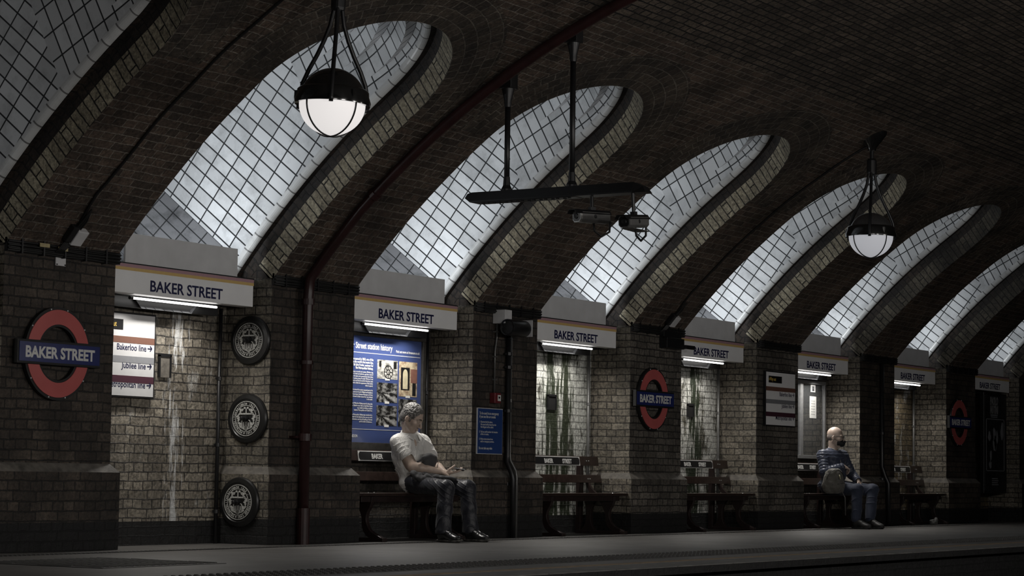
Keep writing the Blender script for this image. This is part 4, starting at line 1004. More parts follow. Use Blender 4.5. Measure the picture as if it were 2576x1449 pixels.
# ================================================================ camera rig
t = empty('camera_gantry', (15.0, 0, 2.80), 'black hanging gantry beam on two poles from the vault pipe, carrying security cameras', 'gantry')
mb = MB(); mb.prism([(-.075, 0), (.075, 0), (.075, .012), (.05, .085), (-.05, .085), (-.075, .012)], -3.12, -1.62, 'xz')
mb.hexa([(-.075, -1.62, 0), (.075, -1.62, 0), (.05, -1.62, .085), (-.05, -1.62, .085)], [(-.06, -1.56, .04), (.06, -1.56, .04), (.05, -1.58, .075), (-.05, -1.58, .075)])
mb.hexa([(-.05, -3.12, .085), (.05, -3.12, .085), (.075, -3.12, 0), (-.075, -3.12, 0)], [(-.04, -3.20, .05), (.04, -3.20, .05), (.06, -3.23, .0), (-.06, -3.23, .0)])
mb.build('beam', M_BLK, t)
mb = MB(); mb.box(-.062, .062, -2.6, -1.66, -.004, .001); mb.build('beam_underside', M_LAMPW, t)
for j in range(16):
    mb = MB(); mb.box(-.05+.02*(j % 2), -.03+.02*(j % 2), -2.55+.055*j, -2.53+.055*j, -.012, -.003); mb.build('cable_tie', M_BLK, t)
for y, zt in ((-1.925, 3.84), (-2.535, 4.16)):
    mb = MB(); mb.tube([(0, y, .07), (0, y, zt-2.80-.24)], .023, 16); mb.build('pole', M_BLK, t, smooth=True)
    mb = MB(); mb.lathe([(.03, .07), (.045, .07), (.045, .10), (.03, .13), (.026, .20), (.022, .20)], 16, 0, y); mb.build('pole_foot', M_BLK, t)
    mb = MB(); mb.lathe([(.018, zt-2.80-.27), (.026, zt-2.80-.27), (.03, zt-2.80-.24), (.03, zt-2.80-.22), (.052, zt-2.80-.12), (.001, zt-2.80-.12)], 20, 0, y); sharp(mb.build('pole_cone', M_LAMPW, t))
    mb = MB(); mb.box(-.055, .055, y-.06, y+.06, zt-2.80-.12, zt-2.80+.06); mb.build('pipe_clamp', M_BLK, t, bevel=.006)
M_CAMG = plain('camera_housing_grey', (.115, .113, .11), .4, noise=.1)
M_LENS = plain('camera_window', (.35, .35, .34), .12, noise=.5, nscale=9)
M_LENSD = plain('camera_window_dark', (.02, .02, .022), .08)
def cctv(loc, d, L, label, dark=False, visor=False, drop=.115):
    t = empty('security_camera', loc, label, 'camera', 'security cameras under the gantry')
    d = Vector(d).normalized(); t.rotation_mode = 'QUATERNION'; t.rotation_quaternion = d.to_track_quat('Y', 'Z')
    w_, h_ = .052, .048
    sec = [(-w_, -h_+.02), (-w_+.02, -h_), (w_-.02, -h_), (w_, -h_+.02), (w_, h_-.018), (w_-.018, h_), (-w_+.018, h_), (-w_, h_-.018)]
    mb = MB(); mb.prism(sec, -L/2, L/2-.02, 'xz'); mb.build('housing', M_CAMG, t, bevel=.003)
    roof = [(-w_-.006, h_-.03), (-w_+.016, h_+.004), (w_-.016, h_+.004), (w_+.006, h_-.03), (w_+.004, h_-.03), (w_-.018, h_), (-w_+.018, h_), (-w_-.002, h_-.03)]
    mb = MB(); mb.prism(roof, -L/2-.01, L/2+.05, 'xz'); mb.build('sunshield', M_BLK, t)
    mb = MB(); mb.prism([(x*.96, z*.96) for x, z in sec], L/2-.02, L/2, 'xz'); mb.build('front_bezel', M_CHROME if not dark else M_CAMG, t)
    mb = MB(); mb.prism([(x*.80, z*.80) for x, z in sec], L/2, L/2+.002, 'xz'); mb.build('window', M_LENSD if dark else M_LENS, t)
    mb = MB(); mb.lathe([(.001, L/2+.012), (.02, L/2+.01), (.024, L/2+.001), (.001, L/2)], 20, 0, 0, 'y'); mb.build('lens', M_BLK, t)
    # round badge on the flank
    for sx in (-1, 1):
        mb = MB(); mb.lathe([(.001, sx*(w_+.001)), (.014, sx*(w_+.001)), (.016, sx*w_), (.001, sx*(w_-.001))], 16, 0, 0, 'x'); mb.build('round_badge', M_BLK, t)
    if visor:
        mb = MB(); mb.hexa([(-w_-.01, -L/2+.02, -h_-.035), (w_+.01, -L/2+.02, -h_-.035), (w_+.005, L/2-.04, -h_-.004), (-w_-.005, L/2-.04, -h_-.004)], [(-w_-.01, -L/2+.02, -h_-.028), (w_+.01, -L/2+.02, -h_-.028), (w_+.005, L/2-.04, -h_), (-w_-.005, L/2-.04, -h_)])
        mb.build('lower_flap', M_CAMG, t)
    mb = MB(); mb.box(-.02, .02, -.03, .03, -h_-.0, -h_+.004) if False else None
    mb.box(-.018, .018, -.03, .02, h_, h_+.03); mb.tube([(0, -.005, h_+.03), (0, -.005, h_+drop)], .014, 10); mb.build('mount', M_BLK, t)
    mb = MB(); mb.tube([(0, -L/2, 0), (0, -L/2-.04, -.03), (0, -L/2-.03, -.11), (0, -L/2+.05, -.15), (0, -L/2+.12, -.11), (0, -L/2+.13, -.05)], .009, 8); mb.build('cable', M_BLKM, t, smooth=True)
    return t
cctv((15.0, -2.72, 2.635), (-.93, .36, -.03), .30, 'grey security camera with a bright front window pointing along the platform')
cctv((15.0, -3.10, 2.58), (-.98, .02, -.10), .30, 'grey security camera with a dark front window and lower flap, beside the brighter one', True, True, .178)
# ================================================================ people: implicit surfaces turned into meshes
def surfnet(F, org, h):
    s = F < 0; c = np.zeros(tuple(n-1 for n in F.shape), np.int8)
    for i in (0, 1):
        for j in (0, 1):
            for k in (0, 1): c += s[i:s.shape[0]-1+i, j:s.shape[1]-1+j, k:s.shape[2]-1+k]
    act = (c > 0) & (c < 8); idx = np.full(act.shape, -1, np.int64); I = np.argwhere(act); idx[act] = np.arange(len(I))
    acc = np.zeros((len(I), 3)); cnt = np.zeros(len(I))
    corners = [(i, j, k) for i in (0, 1) for j in (0, 1) for k in (0, 1)]
    val = {q: F[I[:, 0]+q[0], I[:, 1]+q[1], I[:, 2]+q[2]] for q in corners}
    for q in corners:
        for ax in range(3):
            if q[ax] == 0:
                r = list(q); r[ax] = 1; r = tuple(r); a, b = val[q], val[r]; m = (a < 0) != (b < 0)
                t = np.where(m, a/np.where(m, a-b, 1), 0); p = np.array(q, float)[None].repeat(len(I), 0); p[:, ax] += t
                acc[m] += p[m]; cnt[m] += 1
    Vv = (I+acc/cnt[:, None])*h+np.array(org); quads = []
    for ax in range(3):
        u, v = (ax+1) % 3, (ax+2) % 3
        sl0 = [slice(None)]*3; sl1 = [slice(None)]*3; sl0[ax] = slice(0, -1); sl1[ax] = slice(1, None)
        a, b = s[tuple(sl0)], s[tuple(sl1)]; E_ = np.argwhere(a != b); 
        ok = (E_[:, u] > 0) & (E_[:, v] > 0) & (E_[:, u] < F.shape[u]-1) & (E_[:, v] < F.shape[v]-1); E_ = E_[ok]
        def cell(du, dv):
            e = E_.copy(); e[:, u] += du; e[:, v] += dv; return idx[e[:, 0], e[:, 1], e[:, 2]]
        q = np.stack([cell(-1, -1), cell(0, -1), cell(0, 0), cell(-1, 0)], 1)
        ins = a[E_[:, 0], E_[:, 1], E_[:, 2]]; q[~ins] = q[~ins][:, ::-1]; quads.append(q)
    return Vv, np.concatenate(quads)
class Blob:
    def __init__(s, lo, hi, h):
        s.lo = np.array(lo, float); s.h = h; n = np.ceil((np.array(hi)-s.lo)/h).astype(int)+1
        s.F = np.full(tuple(n), .05, np.float32)
    def _do(s, lo, hi, fn, k, mode):
        pad = k+.012+s.h*2
        i0 = np.clip(np.floor((np.array(lo)-pad-s.lo)/s.h).astype(int), 0, np.array(s.F.shape)-1); i1 = np.clip(np.ceil((np.array(hi)+pad-s.lo)/s.h).astype(int)+1, 1, np.array(s.F.shape))
        if (i1 <= i0).any(): return s
        ax = [(np.arange(i0[a], i1[a])*s.h+s.lo[a]).astype(np.float32) for a in range(3)]
        X, Y, Z = np.meshgrid(*ax, indexing='ij'); d = fn(X, Y, Z); sl = tuple(slice(i0[a], i1[a]) for a in range(3)); f = s.F[sl]
        if mode == 'sub':
            d = -d; hh = np.clip(.5-.5*(f-d)/max(k, 1e-6), 0, 1); hh = 1-hh; r = d*(1-hh)+f*hh+k*hh*(1-hh); s.F[sl] = np.maximum(r, np.maximum(f, d)) if k < 1e-5 else r
        else:
            hh = np.clip(.5+.5*(f-d)/max(k, 1e-6), 0, 1); s.F[sl] = f*(1-hh)+d*hh-k*hh*(1-hh)
        return s
    def cap(s, a, b, ra, rb=None, k=.015, flat=None, mode='add'):
        a, b = np.array(a, float), np.array(b, float); rb = ra if rb is None else rb; ab = b-a; L2 = max(ab@ab, 1e-9); R = max(ra, rb)
        def fn(X, Y, Z):
            t = np.clip(((X-a[0])*ab[0]+(Y-a[1])*ab[1]+(Z-a[2])*ab[2])/L2, 0, 1); dx, dy, dz = X-a[0]-t*ab[0], Y-a[1]-t*ab[1], Z-a[2]-t*ab[2]
            if flat is not None:
                n, fct = np.array(flat[0], float), flat[1]; n = n/np.linalg.norm(n); q = dx*n[0]+dy*n[1]+dz*n[2]; g = 1/fct-1; dx, dy, dz = dx+g*q*n[0], dy+g*q*n[1], dz+g*q*n[2]
            return np.sqrt(dx*dx+dy*dy+dz*dz)-(ra+(rb-ra)*t)
        return s._do(np.minimum(a, b)-R, np.maximum(a, b)+R, fn, k, mode)
    def ell(s, c, r, ax=None, k=.015, mode='add'):
        c = np.array(c, float); A = np.eye(3) if ax is None else np.array([np.array(v, float) for v in ax]); R = max(r); m = min(r)
        def fn(X, Y, Z):
            dx, dy, dz = X-c[0], Y-c[1], Z-c[2]; q = 0
            for i in range(3): q = q+((dx*A[i][0]+dy*A[i][1]+dz*A[i][2])/r[i])**2
            n = np.sqrt(q); return (n-1)*m*np.where(n > 1, 1.0, 1.0)
        return s._do(c-R, c+R, fn, k, mode)
    def chain(s, pts, rs, k=.012, flat=None):
        for i in range(len(pts)-1): s.cap(pts[i], pts[i+1], rs[i], rs[i+1], k, flat)
        return s
    def build(s, name, mat, parent, disp=None, smooth=1):
        Vv, Q = surfnet(s.F, s.lo, s.h)
        for _ in range(smooth):           # light relaxation
            acc = np.zeros_like(Vv); cn = np.zeros(len(Vv))
            for i in range(4):
                j = (i+1) % 4; np.add.at(acc, Q[:, i], Vv[Q[:, j]]); np.add.at(cn, Q[:, i], 1); np.add.at(acc, Q[:, j], Vv[Q[:, i]]); np.add.at(cn, Q[:, j], 1)
            Vv = Vv*.5+acc/np.maximum(cn, 1)[:, None]*.5
        if disp is not None:
            nn = np.cross(Vv[Q[:, 2]]-Vv[Q[:, 0]], Vv[Q[:, 3]]-Vv[Q[:, 1]]); vn = np.zeros_like(Vv)
            for i in range(4): np.add.at(vn, Q[:, i], nn)
            vn /= np.maximum(np.linalg.norm(vn, axis=1), 1e-9)[:, None]; Vv = Vv+vn*disp(Vv)[:, None]
        pm = np.array(parent.matrix_basis.translation) if parent else np.zeros(3)
        me = bpy.data.meshes.new(name); me.from_pydata((Vv-pm).tolist(), [], Q.tolist()); me.polygons.foreach_set('use_smooth', [True]*len(Q)); me.materials.append(mat); me.update()
        o = bpy.data.objects.new(name, me); COL.objects.link(o); o.parent = parent; return o
from mathutils import noise as MN
def nz(Vv, sc, seed=0.0):
    return np.array([MN.noise(Vector((p[0]*sc[0]+seed, p[1]*sc[1]+seed*.7, p[2]*sc[2]-seed))) for p in Vv])
vec = lambda *a: np.array(a, float)
def unit(v): v = np.array(v, float); return v/np.linalg.norm(v)
def frame(F_, pitch=0.0, roll=0.0):
    """forward (horizontal), returns forward, left, up after pitching down by pitch"""
    f = unit((F_[0], F_[1], 0)); l = np.cross((0, 0, 1), f); p = math.radians(pitch)
    f2 = f*math.cos(p)-vec(0, 0, 1)*math.sin(p); u = np.cross(f2, l); r = math.radians(roll)
    l2 = l*math.cos(r)+u*math.sin(r); return f2, l2, np.cross(f2, l2)
def head(B, c, fr, eyes_closed=True):
    f, l, u = fr; W = lambda F_, L_, U_: c+f*F_+l*L_+u*U_; ax = (l, f, u)
    B.ell(W(-.012, 0, .035), (.076, .096, .088), ax, .01)
    B.ell(W(.025, 0, -.035), (.062, .068, .082), ax, .03)
    B.ell(W(.062, 0, -.098), (.032, .026, .024), ax, .025)
    for s_ in (1, -1):
        B.cap(W(-.012, s_*.055, -.05), W(.05, s_*.022, -.105), .016, .014, .025)
        B.ell(W(.058, s_*.040, -.030), (.022, .022, .020), ax, .02)
        B.ell(W(.104, s_*.031, -.004), (.017, .018, .012), ax, .014, 'sub')
        B.ell(W(.078, s_*.031, -.005), (.0135, .0135, .0125), ax, .004)
        B.cap(W(.0905, s_*.02, -.004), W(.083, s_*.043, -.006), .0035, .003, .003)
        B.ell(W(-.012, s_*.080, -.018), (.009, .019, .032), (unit(l+f*.35*s_), unit(f-l*.35*s_), u), .004)
        B.ell(W(-.006, s_*.092, -.014), (.006, .009, .018), ax, .003, 'sub')
        B.ell(W(.098, s_*.0125, -.050), (.008, .011, .0075), ax, .006)
        B.cap(W(.088, s_*.012, .018), W(.078, s_*.044, .016), .009, .008, .014)
    B.cap(W(.088, 0, .004), W(.114, 0, -.043), .0085, .0125, .010)
    B.cap(W(.092, -.018, -.0725), W(.092, .018, -.0725), .0055, None, .006); B.cap(W(.098, -.006, -.072), W(.098, .006, -.072), .0055, None, .006)
    B.cap(W(.091, -.015, -.083), W(.091, .015, -.083), .007, None, .006)
    B.cap(W(.104, -.03, -.0775), W(.104, .03, -.0775), .0035, None, .003, None, 'sub')
    return W
def hand(B, wrist, d, n, s_, curl, scale=1.0, thumb=None):
    """wrist point, finger direction d, palm normal n (towards the palm), s_: +1 thumb on d x n side"""
    d = unit(d); n = unit(n-d*(n@d)); t = np.cross(d, n)*s_; S = scale
    B.cap(wrist, wrist+d*.03*S, .026*S, .028*S, .012, (n, .8)); B.cap(wrist+d*.045*S-t*.012*S, wrist+d*.045*S+t*.012*S, .027*S, .027*S, .01, (n, .55))
    for j in range(4):
        o = (.030-.0195*j)*S; B.cap(wrist+d*.02*S+t*o*.6, wrist+d*.082*S+t*o, .0155*S, .0115*S, .010, (n, .85))
    lens = (.034, .038, .035, .028)
    for j in range(4):
        o = (.031-.0205*j)*S; p = wrist+d*.085*S+t*o; dd = unit(d+t*(.05-.035*j)); a = math.radians(curl[j])
        r = (.0098, .010, .0095, .0086)[j]*S
        for q in range(3):
            dd = dd*math.cos(a)+n*math.sin(a); dd = unit(dd); L = lens[j]*(1, .68, .55)[q]*S; e = p+dd*L
            B.cap(p, e, r, r*.92, .0035); p = e; r *= .92
            a = math.radians(curl[j])*(1, 1.15, .8)[q]
    tb = thumb if thumb is not None else (.55, .75, .35)
    p = wrist+d*.018*S+t*.022*S+n*.004; dd = unit(d*tb[0]+t*tb[1]+n*tb[2])
    e = p+dd*.040*S; B.cap(p, e, .0145*S, .0115*S, .010); dd2 = unit(dd+d*.5); e2 = e+dd2*.030*S; B.cap(e, e2, .0108*S, .0098*S, .004); e3 = e2+unit(dd2+n*.2)*.024*S; B.cap(e2, e3, .0098*S, .0085*S, .003)
def skin_mat(name, col):
    m, t, b = nt(name); b.inputs['Roughness'].default_value = .45; b.inputs['Subsurface Weight'].default_value = .06; b.inputs['Subsurface Radius'].default_value = (.01, .004, .002)
    tc = N(t, 'TexCoord'); n = N(t, 'TexNoise', i_Scale=22, i_Detail=5); t.links.new(tc.outputs['Object'], n.inputs[0]); r = N(t, 'ValToRGB')
    r.color_ramp.elements[0].position = .3; r.color_ramp.elements[1].position = .7; r.color_ramp.elements[0].color = c4([c*.72 for c in col]); r.color_ramp.elements[1].color = c4(col); t.links.new(n.outputs[0], r.inputs[0]); t.links.new(r.outputs[0], b.inputs['Base Color'])
    n2 = N(t, 'TexNoise', i_Scale=220, i_Detail=3); t.links.new(tc.outputs['Object'], n2.inputs[0]); bp = N(t, 'Bump', i_Strength=.25, i_Distance=.002); t.links.new(n2.outputs[0], bp.inputs['Height']); t.links.new(bp.outputs[0], b.inputs['Normal'])
    return m
def cloth(name, col, rough=.8, fold=(6, 6, 22), amt=.5, weave=900, coat=0, rot=(0, 0, 0), dist=.012):
    m, t, b = nt(name); b.inputs['Base Color'].default_value = c4(col); b.inputs['Roughness'].default_value = rough; b.inputs['Specular IOR Level'].default_value = .35; b.inputs['Sheen Weight'].default_value = .15
    tc = N(t, 'TexCoord'); mp = N(t, 'Mapping'); mp.inputs['Scale'].default_value = fold; mp.inputs['Rotation'].default_value = rot; t.links.new(tc.outputs['Object'], mp.inputs[0])
    n = N(t, 'TexNoise', i_Scale=1.6, i_Detail=3, i_Distortion=.6); t.links.new(mp.outputs[0], n.inputs[0]); n2 = N(t, 'TexNoise', i_Scale=weave, i_Detail=1); t.links.new(tc.outputs['Object'], n2.inputs[0])
    b1 = N(t, 'Bump', i_Strength=amt, i_Distance=dist); t.links.new(n.outputs[0], b1.inputs['Height']); b2 = N(t, 'Bump', i_Strength=.15, i_Distance=.001); t.links.new(n2.outputs[0], b2.inputs['Height'])
    t.links.new(b1.outputs[0], b2.inputs['Normal']); t.links.new(b2.outputs[0], b.inputs['Normal']); return m
def shoe(toe_pt, heel_pt, parent, m_up, m_sole, sc=1.0):
    f = unit(np.array(toe_pt)-np.array(heel_pt)); l = np.cross((0, 0, 1), f); u = vec(0, 0, 1); L = np.linalg.norm(np.array(toe_pt)-np.array(heel_pt)); h0 = np.array(heel_pt, float)
    P_ = lambda a, b_, c: h0+f*a*L+l*b_+u*c
    lo = np.minimum(h0, toe_pt)-.08; hi = np.maximum(h0, toe_pt)+.08; lo[2] = -.004; hi[2] = .19
    B = Blob(lo, hi, .0032)
    B.ell(P_(.17, 0, .052), (.036, .045, .040), (l, f, u), .02); B.ell(P_(.75, 0, .038), (.045, .072, .032), (l, f, u), .02)
    B.cap(P_(.2, 0, .07), P_(.66, 0, .048), .036, .034, .03); B.cap(P_(.16, 0, .08), P_(.22, 0, .118), .039, .038, .02); B.cap(P_(.2, 0, .095), P_(.5, 0, .07), .037, .034, .02)
    B.cap(P_(.19, 0, .10), P_(.21, 0, .15), .034, .033, .01)
    B.cap(P_(.28, 0, .100), P_(.50, 0, .076), .022, .022, .01)
    B._do(P_(-.3, 0, -.2)-.3, P_(1.3, 0, 0)+.3, lambda X, Y, Z: Z-.016, .001, 'sub')
    up = B.build('shoe', m_up, parent)
    B = Blob(lo, hi, .0032)
    pr = [(.04, .030), (.18, .034), (.40, .030), (.62, .040), (.80, .041), (.93, .027)]
    for (a, w_), (a2, w2) in zip(pr, pr[1:]): B.cap(P_(a, 0, .014), P_(a2, 0, .014+.007*(a2 > .9)), w_, w2, .01, (u, .5))
    B._do(P_(-.3, 0, -.2)-.3, P_(1.3, 0, 0)+.3, lambda X, Y, Z: Z-.0005, .0005, 'sub')
    pm = vec(*parent.matrix_basis.translation)
    so = B.build('sole', m_sole, None)
    for v in so.data.vertices: v.co -= Vector(pm)
    so.parent = up
    for j in range(5):
        a = .32+.055*j; z = .124-.0095*j
        mb = MB(); pts = [P_(a, -.020, z-.008)-pm, P_(a+.012, 0, z)-pm, P_(a+.004*j/5, .020, z-.008)-pm]; mb.tube([tuple(p) for p in pts], .0026, 6); o = mb.build('lace', m_sole, None, smooth=True); o.parent = up
    return up
# ---------------------------------------------------------------- the man in the pale shirt
def man_shirt():
    X = lambda x, y, z: vec(x, y, z)
    shR, shL = X(16.455, .125, .885), X(16.745, .035, .885); elR, elL = X(16.485, -.02, .665), X(16.84, -.035, .675)
    wrR, wrL = X(16.645, -.215, .622), X(16.70, -.235, .612)
    hipR, hipL = X(16.54, -.035, .505), X(16.72, -.085, .505); knR, knL = X(16.40, -.455, .475), X(16.715, -.475, .475)
    anR, anL = X(16.325, -.475, .115), X(16.705, -.515, .115)
    chest, belly, pel = X(16.60, .085, .83), X(16.615, .045, .66), X(16.63, -.01, .525)
    neck0, hc = X(16.585, .075, .965), X(16.535, .015, 1.105)
    tf, tl, tu = frame((-.28, -.96)); hf = frame((.16, -.98), 27)
    root = empty('person', (16.6, 0, 0), 'seated man in a pale short sleeved shirt looking down, jacket across his lap', 'person', rz=0)
    lo, hi = (16.15, -.85, -.01), (17.1, .32, 1.30)
    sk = skin_mat('skin_tanned', (.54, .42, .345)); B = Blob(lo, hi, .0042)
    # torso and legs
    B.ell(chest, (.165, .10, .13), (tl, tf, tu), .03); B.ell(belly, (.15, .115, .13), (tl, tf, tu), .05); B.ell(pel, (.165, .115, .09), (tl, tf, tu), .05)
    B.cap(shR-tl*-.03, shL-tl*.03, .05, .05, .04)
    for h_, k_, a_ in ((hipR, knR, anR), (hipL, knL, anL)):
        B.cap(h_, k_, .078, .056, .03); B.cap(k_, k_*.7+a_*.3, .054, .052, .02); B.cap(k_*.7+a_*.3, a_, .052, .034, .02)
    fR, fL = unit(X(-.25, -.97, 0)), unit(X(-.20, -.98, 0))
    for a_, f_ in ((anR, fR), (anL, fL)): B.cap(a_, a_+f_*.10-X(0, 0, .07), .030, .020, .01)
    for s0, e0, w0 in ((shR, elR, wrR), (shL, elL, wrL)):
        B.cap(s0, e0, .048, .042, .03); B.cap(e0, e0*.7+w0*.3, .043, .046, .012); B.cap(e0*.7+w0*.3, w0, .046, .027, .012, None)
        B.ell(e0+X(-.005, .0, -.014), (.034, .034, .034), None, .012)
    B.cap(neck0-X(0, -.01, .06), hc+hf[2]*-.07-hf[0]*.03, .054, .050, .03)
    head(B, hc, hf)
    # right hand: resting, pointing at the phone; left hand: open palm up
    hand(B, wrR, unit(X(.62, -.62, -.36)), unit(X(-.15, .35, -1)), 1, (26, 30, 34, 38), 1.0, (.7, .35, .6))
    hand(B, wrL, unit(X(.66, -.66, .05)), unit(X(-.15, .15, 1)), 1, (14, 16, 18, 22), 1.0, (.65, .45, .75))
    B.build('body', sk, root)
    # hair: cropped cap with curls
    H = Blob(hc-.2, hc+.2, .0030); f, l, u = hf; W = lambda a, b_, c: hc+f*a+l*b_+u*c; ax = (l, f, u)
    H.ell(W(-.018, 0, .036), (.081, .100, .094), ax, .01); H.ell(W(-.06, 0, -.02), (.075, .06, .075), ax, .02)
    H.ell(W(.075, 0, -.045), (.11, .085, .088), ax, .008, 'sub'); H.ell(W(0, .095, -.035), (.045, .03, .045), ax, .006, 'sub'); H.ell(W(0, -.095, -.035), (.045, .03, .045), ax, .006, 'sub')
    H.ell(W(0, 0, -.14), (.2, .2, .07), ax, .01, 'sub')
    rnd = random.Random(4)
    for s_ in (1, -1): H.cap(W(.018, s_*.076, .02), W(.022, s_*.073, -.028), .008, .006, .006)
    for i in range(1300):
        a, b_, c = rnd.gauss(0, 1), rnd.gauss(0, 1), rnd.gauss(0, 1); n = math.sqrt(a*a+b_*b_+c*c); a, b_, c = a/n, b_/n, c/n
        pa, pl, pu = -.018+a*.098, b_*.080, .036+c*.092
        if pu < -.025 and pa > -.06: continue
        if pa > .045 and pu < .075: continue
        if abs(pl) > .06 and pu < .0 and pa > -.045: continue
        if pu < -.07: continue
        r = rnd.uniform(.005, .0085); H.ell(W(pa, pl, pu), (r, r, r), None, .003)
    hm = plain('curly_grey_hair', (.22, .21, .195), .5, noise=.42, nscale=70)
    H.build('hair', hm, root, smooth=0)
    for s_ in (1, -1):
        mb = MB(); mb.tube([tuple(W(.0985, s_*.014, .020)-vec(16.6, 0, 0)), tuple(W(.097, s_*.030, .026)-vec(16.6, 0, 0)), tuple(W(.084, s_*.047, .020)-vec(16.6, 0, 0))], [.004, .0045, .002], 8); mb.build('eyebrow', plain('brow_hair', (.05, .045, .04), .8), root)
    # shirt
    sh = cloth('pale_linen_shirt', (.62, .61, .585), .85, (9, 9, 5), 1.0, 900, rot=(.5, .4, .3), dist=.03)
    S = Blob(lo, hi, .0042)
    S.ell(chest, (.182, .118, .14), (tl, tf, tu), .03); S.ell(belly+X(0, .01, 0), (.172, .137, .15), (tl, tf, tu), .05); S.ell(pel+X(-.01, .035, -.02), (.175, .12, .085), (tl, tf, tu), .05)
    S.cap(shR, shL, .058, .058, .05); S.cap(neck0-X(0, 0, .07), neck0+X(-.004, .0, -.0), .075, .060, .04); S.cap(shR*.7+neck0*.3, neck0-X(0, 0, .03), .045, .05, .03); S.cap(shL*.7+neck0*.3, neck0-X(0, 0, .03), .045, .05, .03)
    S.ell(chest+tf*-.03+X(0, 0, -.07), (.165, .105, .13), (tl, tf, tu), .05)
    for s0, e0 in ((shR, elR), (shL, elL)):
        dd = unit(e0-s0); S.cap(s0, s0+dd*.130, .062, .068, .035)
        S.cap(s0+dd*.128, s0+dd*.142, .0700, .0700, .002); S.cap(s0+dd*.165, s0+dd*.24, .056, .056, .004, None, 'sub')
    S.ell(neck0+X(-.012, -.03, .06), (.060, .060, .05), None, .008, 'sub')
    # open placket
    S.cap(neck0+tf*.085+X(0, 0, -.035), neck0+tf*.125+X(.005, 0, -.19), .022, .005, .006, None, 'sub')
    def sd(V_):
        w1 = nz(V_, (8, 8, 8), 1.3)*.010
        warp = nz(V_, (5, 5, 5), 4)*5
        rid = 1-np.abs(np.sin(V_[:, 2]*38+(V_[:, 0]-16.6)*30+(V_[:, 1])*26+warp))
        rid2 = 1-np.abs(np.sin(V_[:, 2]*26-(V_[:, 0]-16.6)*44+warp*1.2))
        low = np.clip((.86-V_[:, 2])/.2, 0.25, 1)
        return w1+(rid**3*.011+rid2**4*.008)*low*np.clip(nz(V_, (6, 6, 6), 9)*3+.7, .1, 1.2)-.003
    S.build('shirt', sh, root, sd)
    C_ = Blob(neck0-.16, neck0+.16, .003)
    for i in range(120):
        a = -2.75+5.5*i/119; fr_ = abs(a)/2.75; r1_ = .064; r2_ = .084+.010*fr_**3
        pp = lambda r, z: neck0+tf*(-math.cos(a))*r*(1.0 if abs(a) < 1.6 else 1.0+.12*(abs(a)-1.6))+tl*math.sin(a)*r+X(0, 0, z)
        zt_ = .046-.058*fr_**1.3
        C_.cap(pp(r1_, zt_), pp(r1_+.004, zt_-.014), .004, .004, .003); C_.cap(pp(r1_+.004, zt_+.002), pp(r2_, zt_-.032-.020*fr_**4), .004, .004, .003)
    C_.build('collar', sh, root)
    for j in range(3):
        p_ = chest+tf*(.122-.004*j)+X(.008, 0, .055-.065*j)-vec(16.6, 0, 0); mb = MB(); mb.tube([tuple(p_), tuple(p_+tf*.004)], .0055, 10); mb.build('button', M_LWHITE, root)
    # trousers
    tr = cloth('dark_navy_trousers', (.013, .014, .020), .42, (9, 9, 5), .8, 700, rot=(.3, .5, .2))
    T = Blob(lo, hi, .0042)
    T.ell(pel+X(0, 0, -.005), (.178, .128, .092), (tl, tf, tu), .04)
    for h_, k_, a_ in ((hipR, knR, anR), (hipL, knL, anL)):
        T.cap(h_, k_, .083, .070, .05); T.cap(k_, k_*.5+a_*.5, .072, .066, .03); T.cap(k_*.5+a_*.5, a_+X(0, -.005, -.02), .066, .070, .03)
    T._do(vec(16, -1, -.2), vec(17.3, .4, .06), lambda X_, Y_, Z_: Z_-.078, .002, 'sub')
    T._do(vec(16, -.4, .3), vec(17.3, .4, .43), lambda X_, Y_, Z_: np.maximum(Z_-.4265, -.03-Y_-.0), .002, 'sub')
    def td(V_):
        leg = np.clip((.46-V_[:, 2])/.3, 0, 1)*(V_[:, 1] < -.3)
        w_ = nz(V_, (5, 5, 5), 5)*4
        r1 = (1-np.abs(np.sin(V_[:, 2]*14+V_[:, 0]*40+V_[:, 1]*16+w_)))**4*.006
        kn_ = np.exp(-((V_[:, 2]-.45)/.12)**2)*np.exp(-((V_[:, 1]+.38)/.2)**2)
        r2 = (1-np.abs(np.sin((V_[:, 2]*1.2-V_[:, 1]*.8+V_[:, 0]*.5)*48+w_)))**4*.0065*kn_
        on_seat = (V_[:, 2] < .45) & (V_[:, 1] > -.1)
        return np.where(on_seat, 0, r1*leg+r2+nz(V_, (10, 10, 10), 7)*.004)
    T.build('trousers', tr, root, td)
    # shoes
    m_up = plain('black_leather_trainer', (.02, .02, .021), .28, noise=.3, nscale=40, coat=.3, bump=.3, bscale=120); m_so = plain('pale_edge_sole', (.11, .105, .095), .5, noise=.4, nscale=30)
    for a_, f_ in ((anR, fR), (anL, fL)):
        heel = vec(a_[0], a_[1], 0)-f_*.055; shoe(heel+f_*.285, heel, root, m_up, m_so)
    # jacket across the lap and pouch held against the belly
    jk = cloth('dark_grey_jacket_cloth', (.045, .045, .047), .7, (8, 8, 8), .8, 500)
    t = empty('folded_jacket', (16.6, 0, 0), 'dark grey jacket folded over the lap of the man in the pale shirt', 'jacket')
    J = Blob((16.2, -.5, .45), (16.95, .15, .85), .004)
    J.cap(X(16.46, -.085, .590), X(16.62, -.20, .578), .036, .036, .03, ((0, 0, 1), .6)); J.cap(X(16.58, -.22, .575), X(16.66, -.36, .562), .05, .034, .03, ((0, 0, 1), .35)); J.cap(X(16.70, -.17, .575), X(16.74, -.30, .560), .05, .03, .03, ((0, 0, 1), .4))
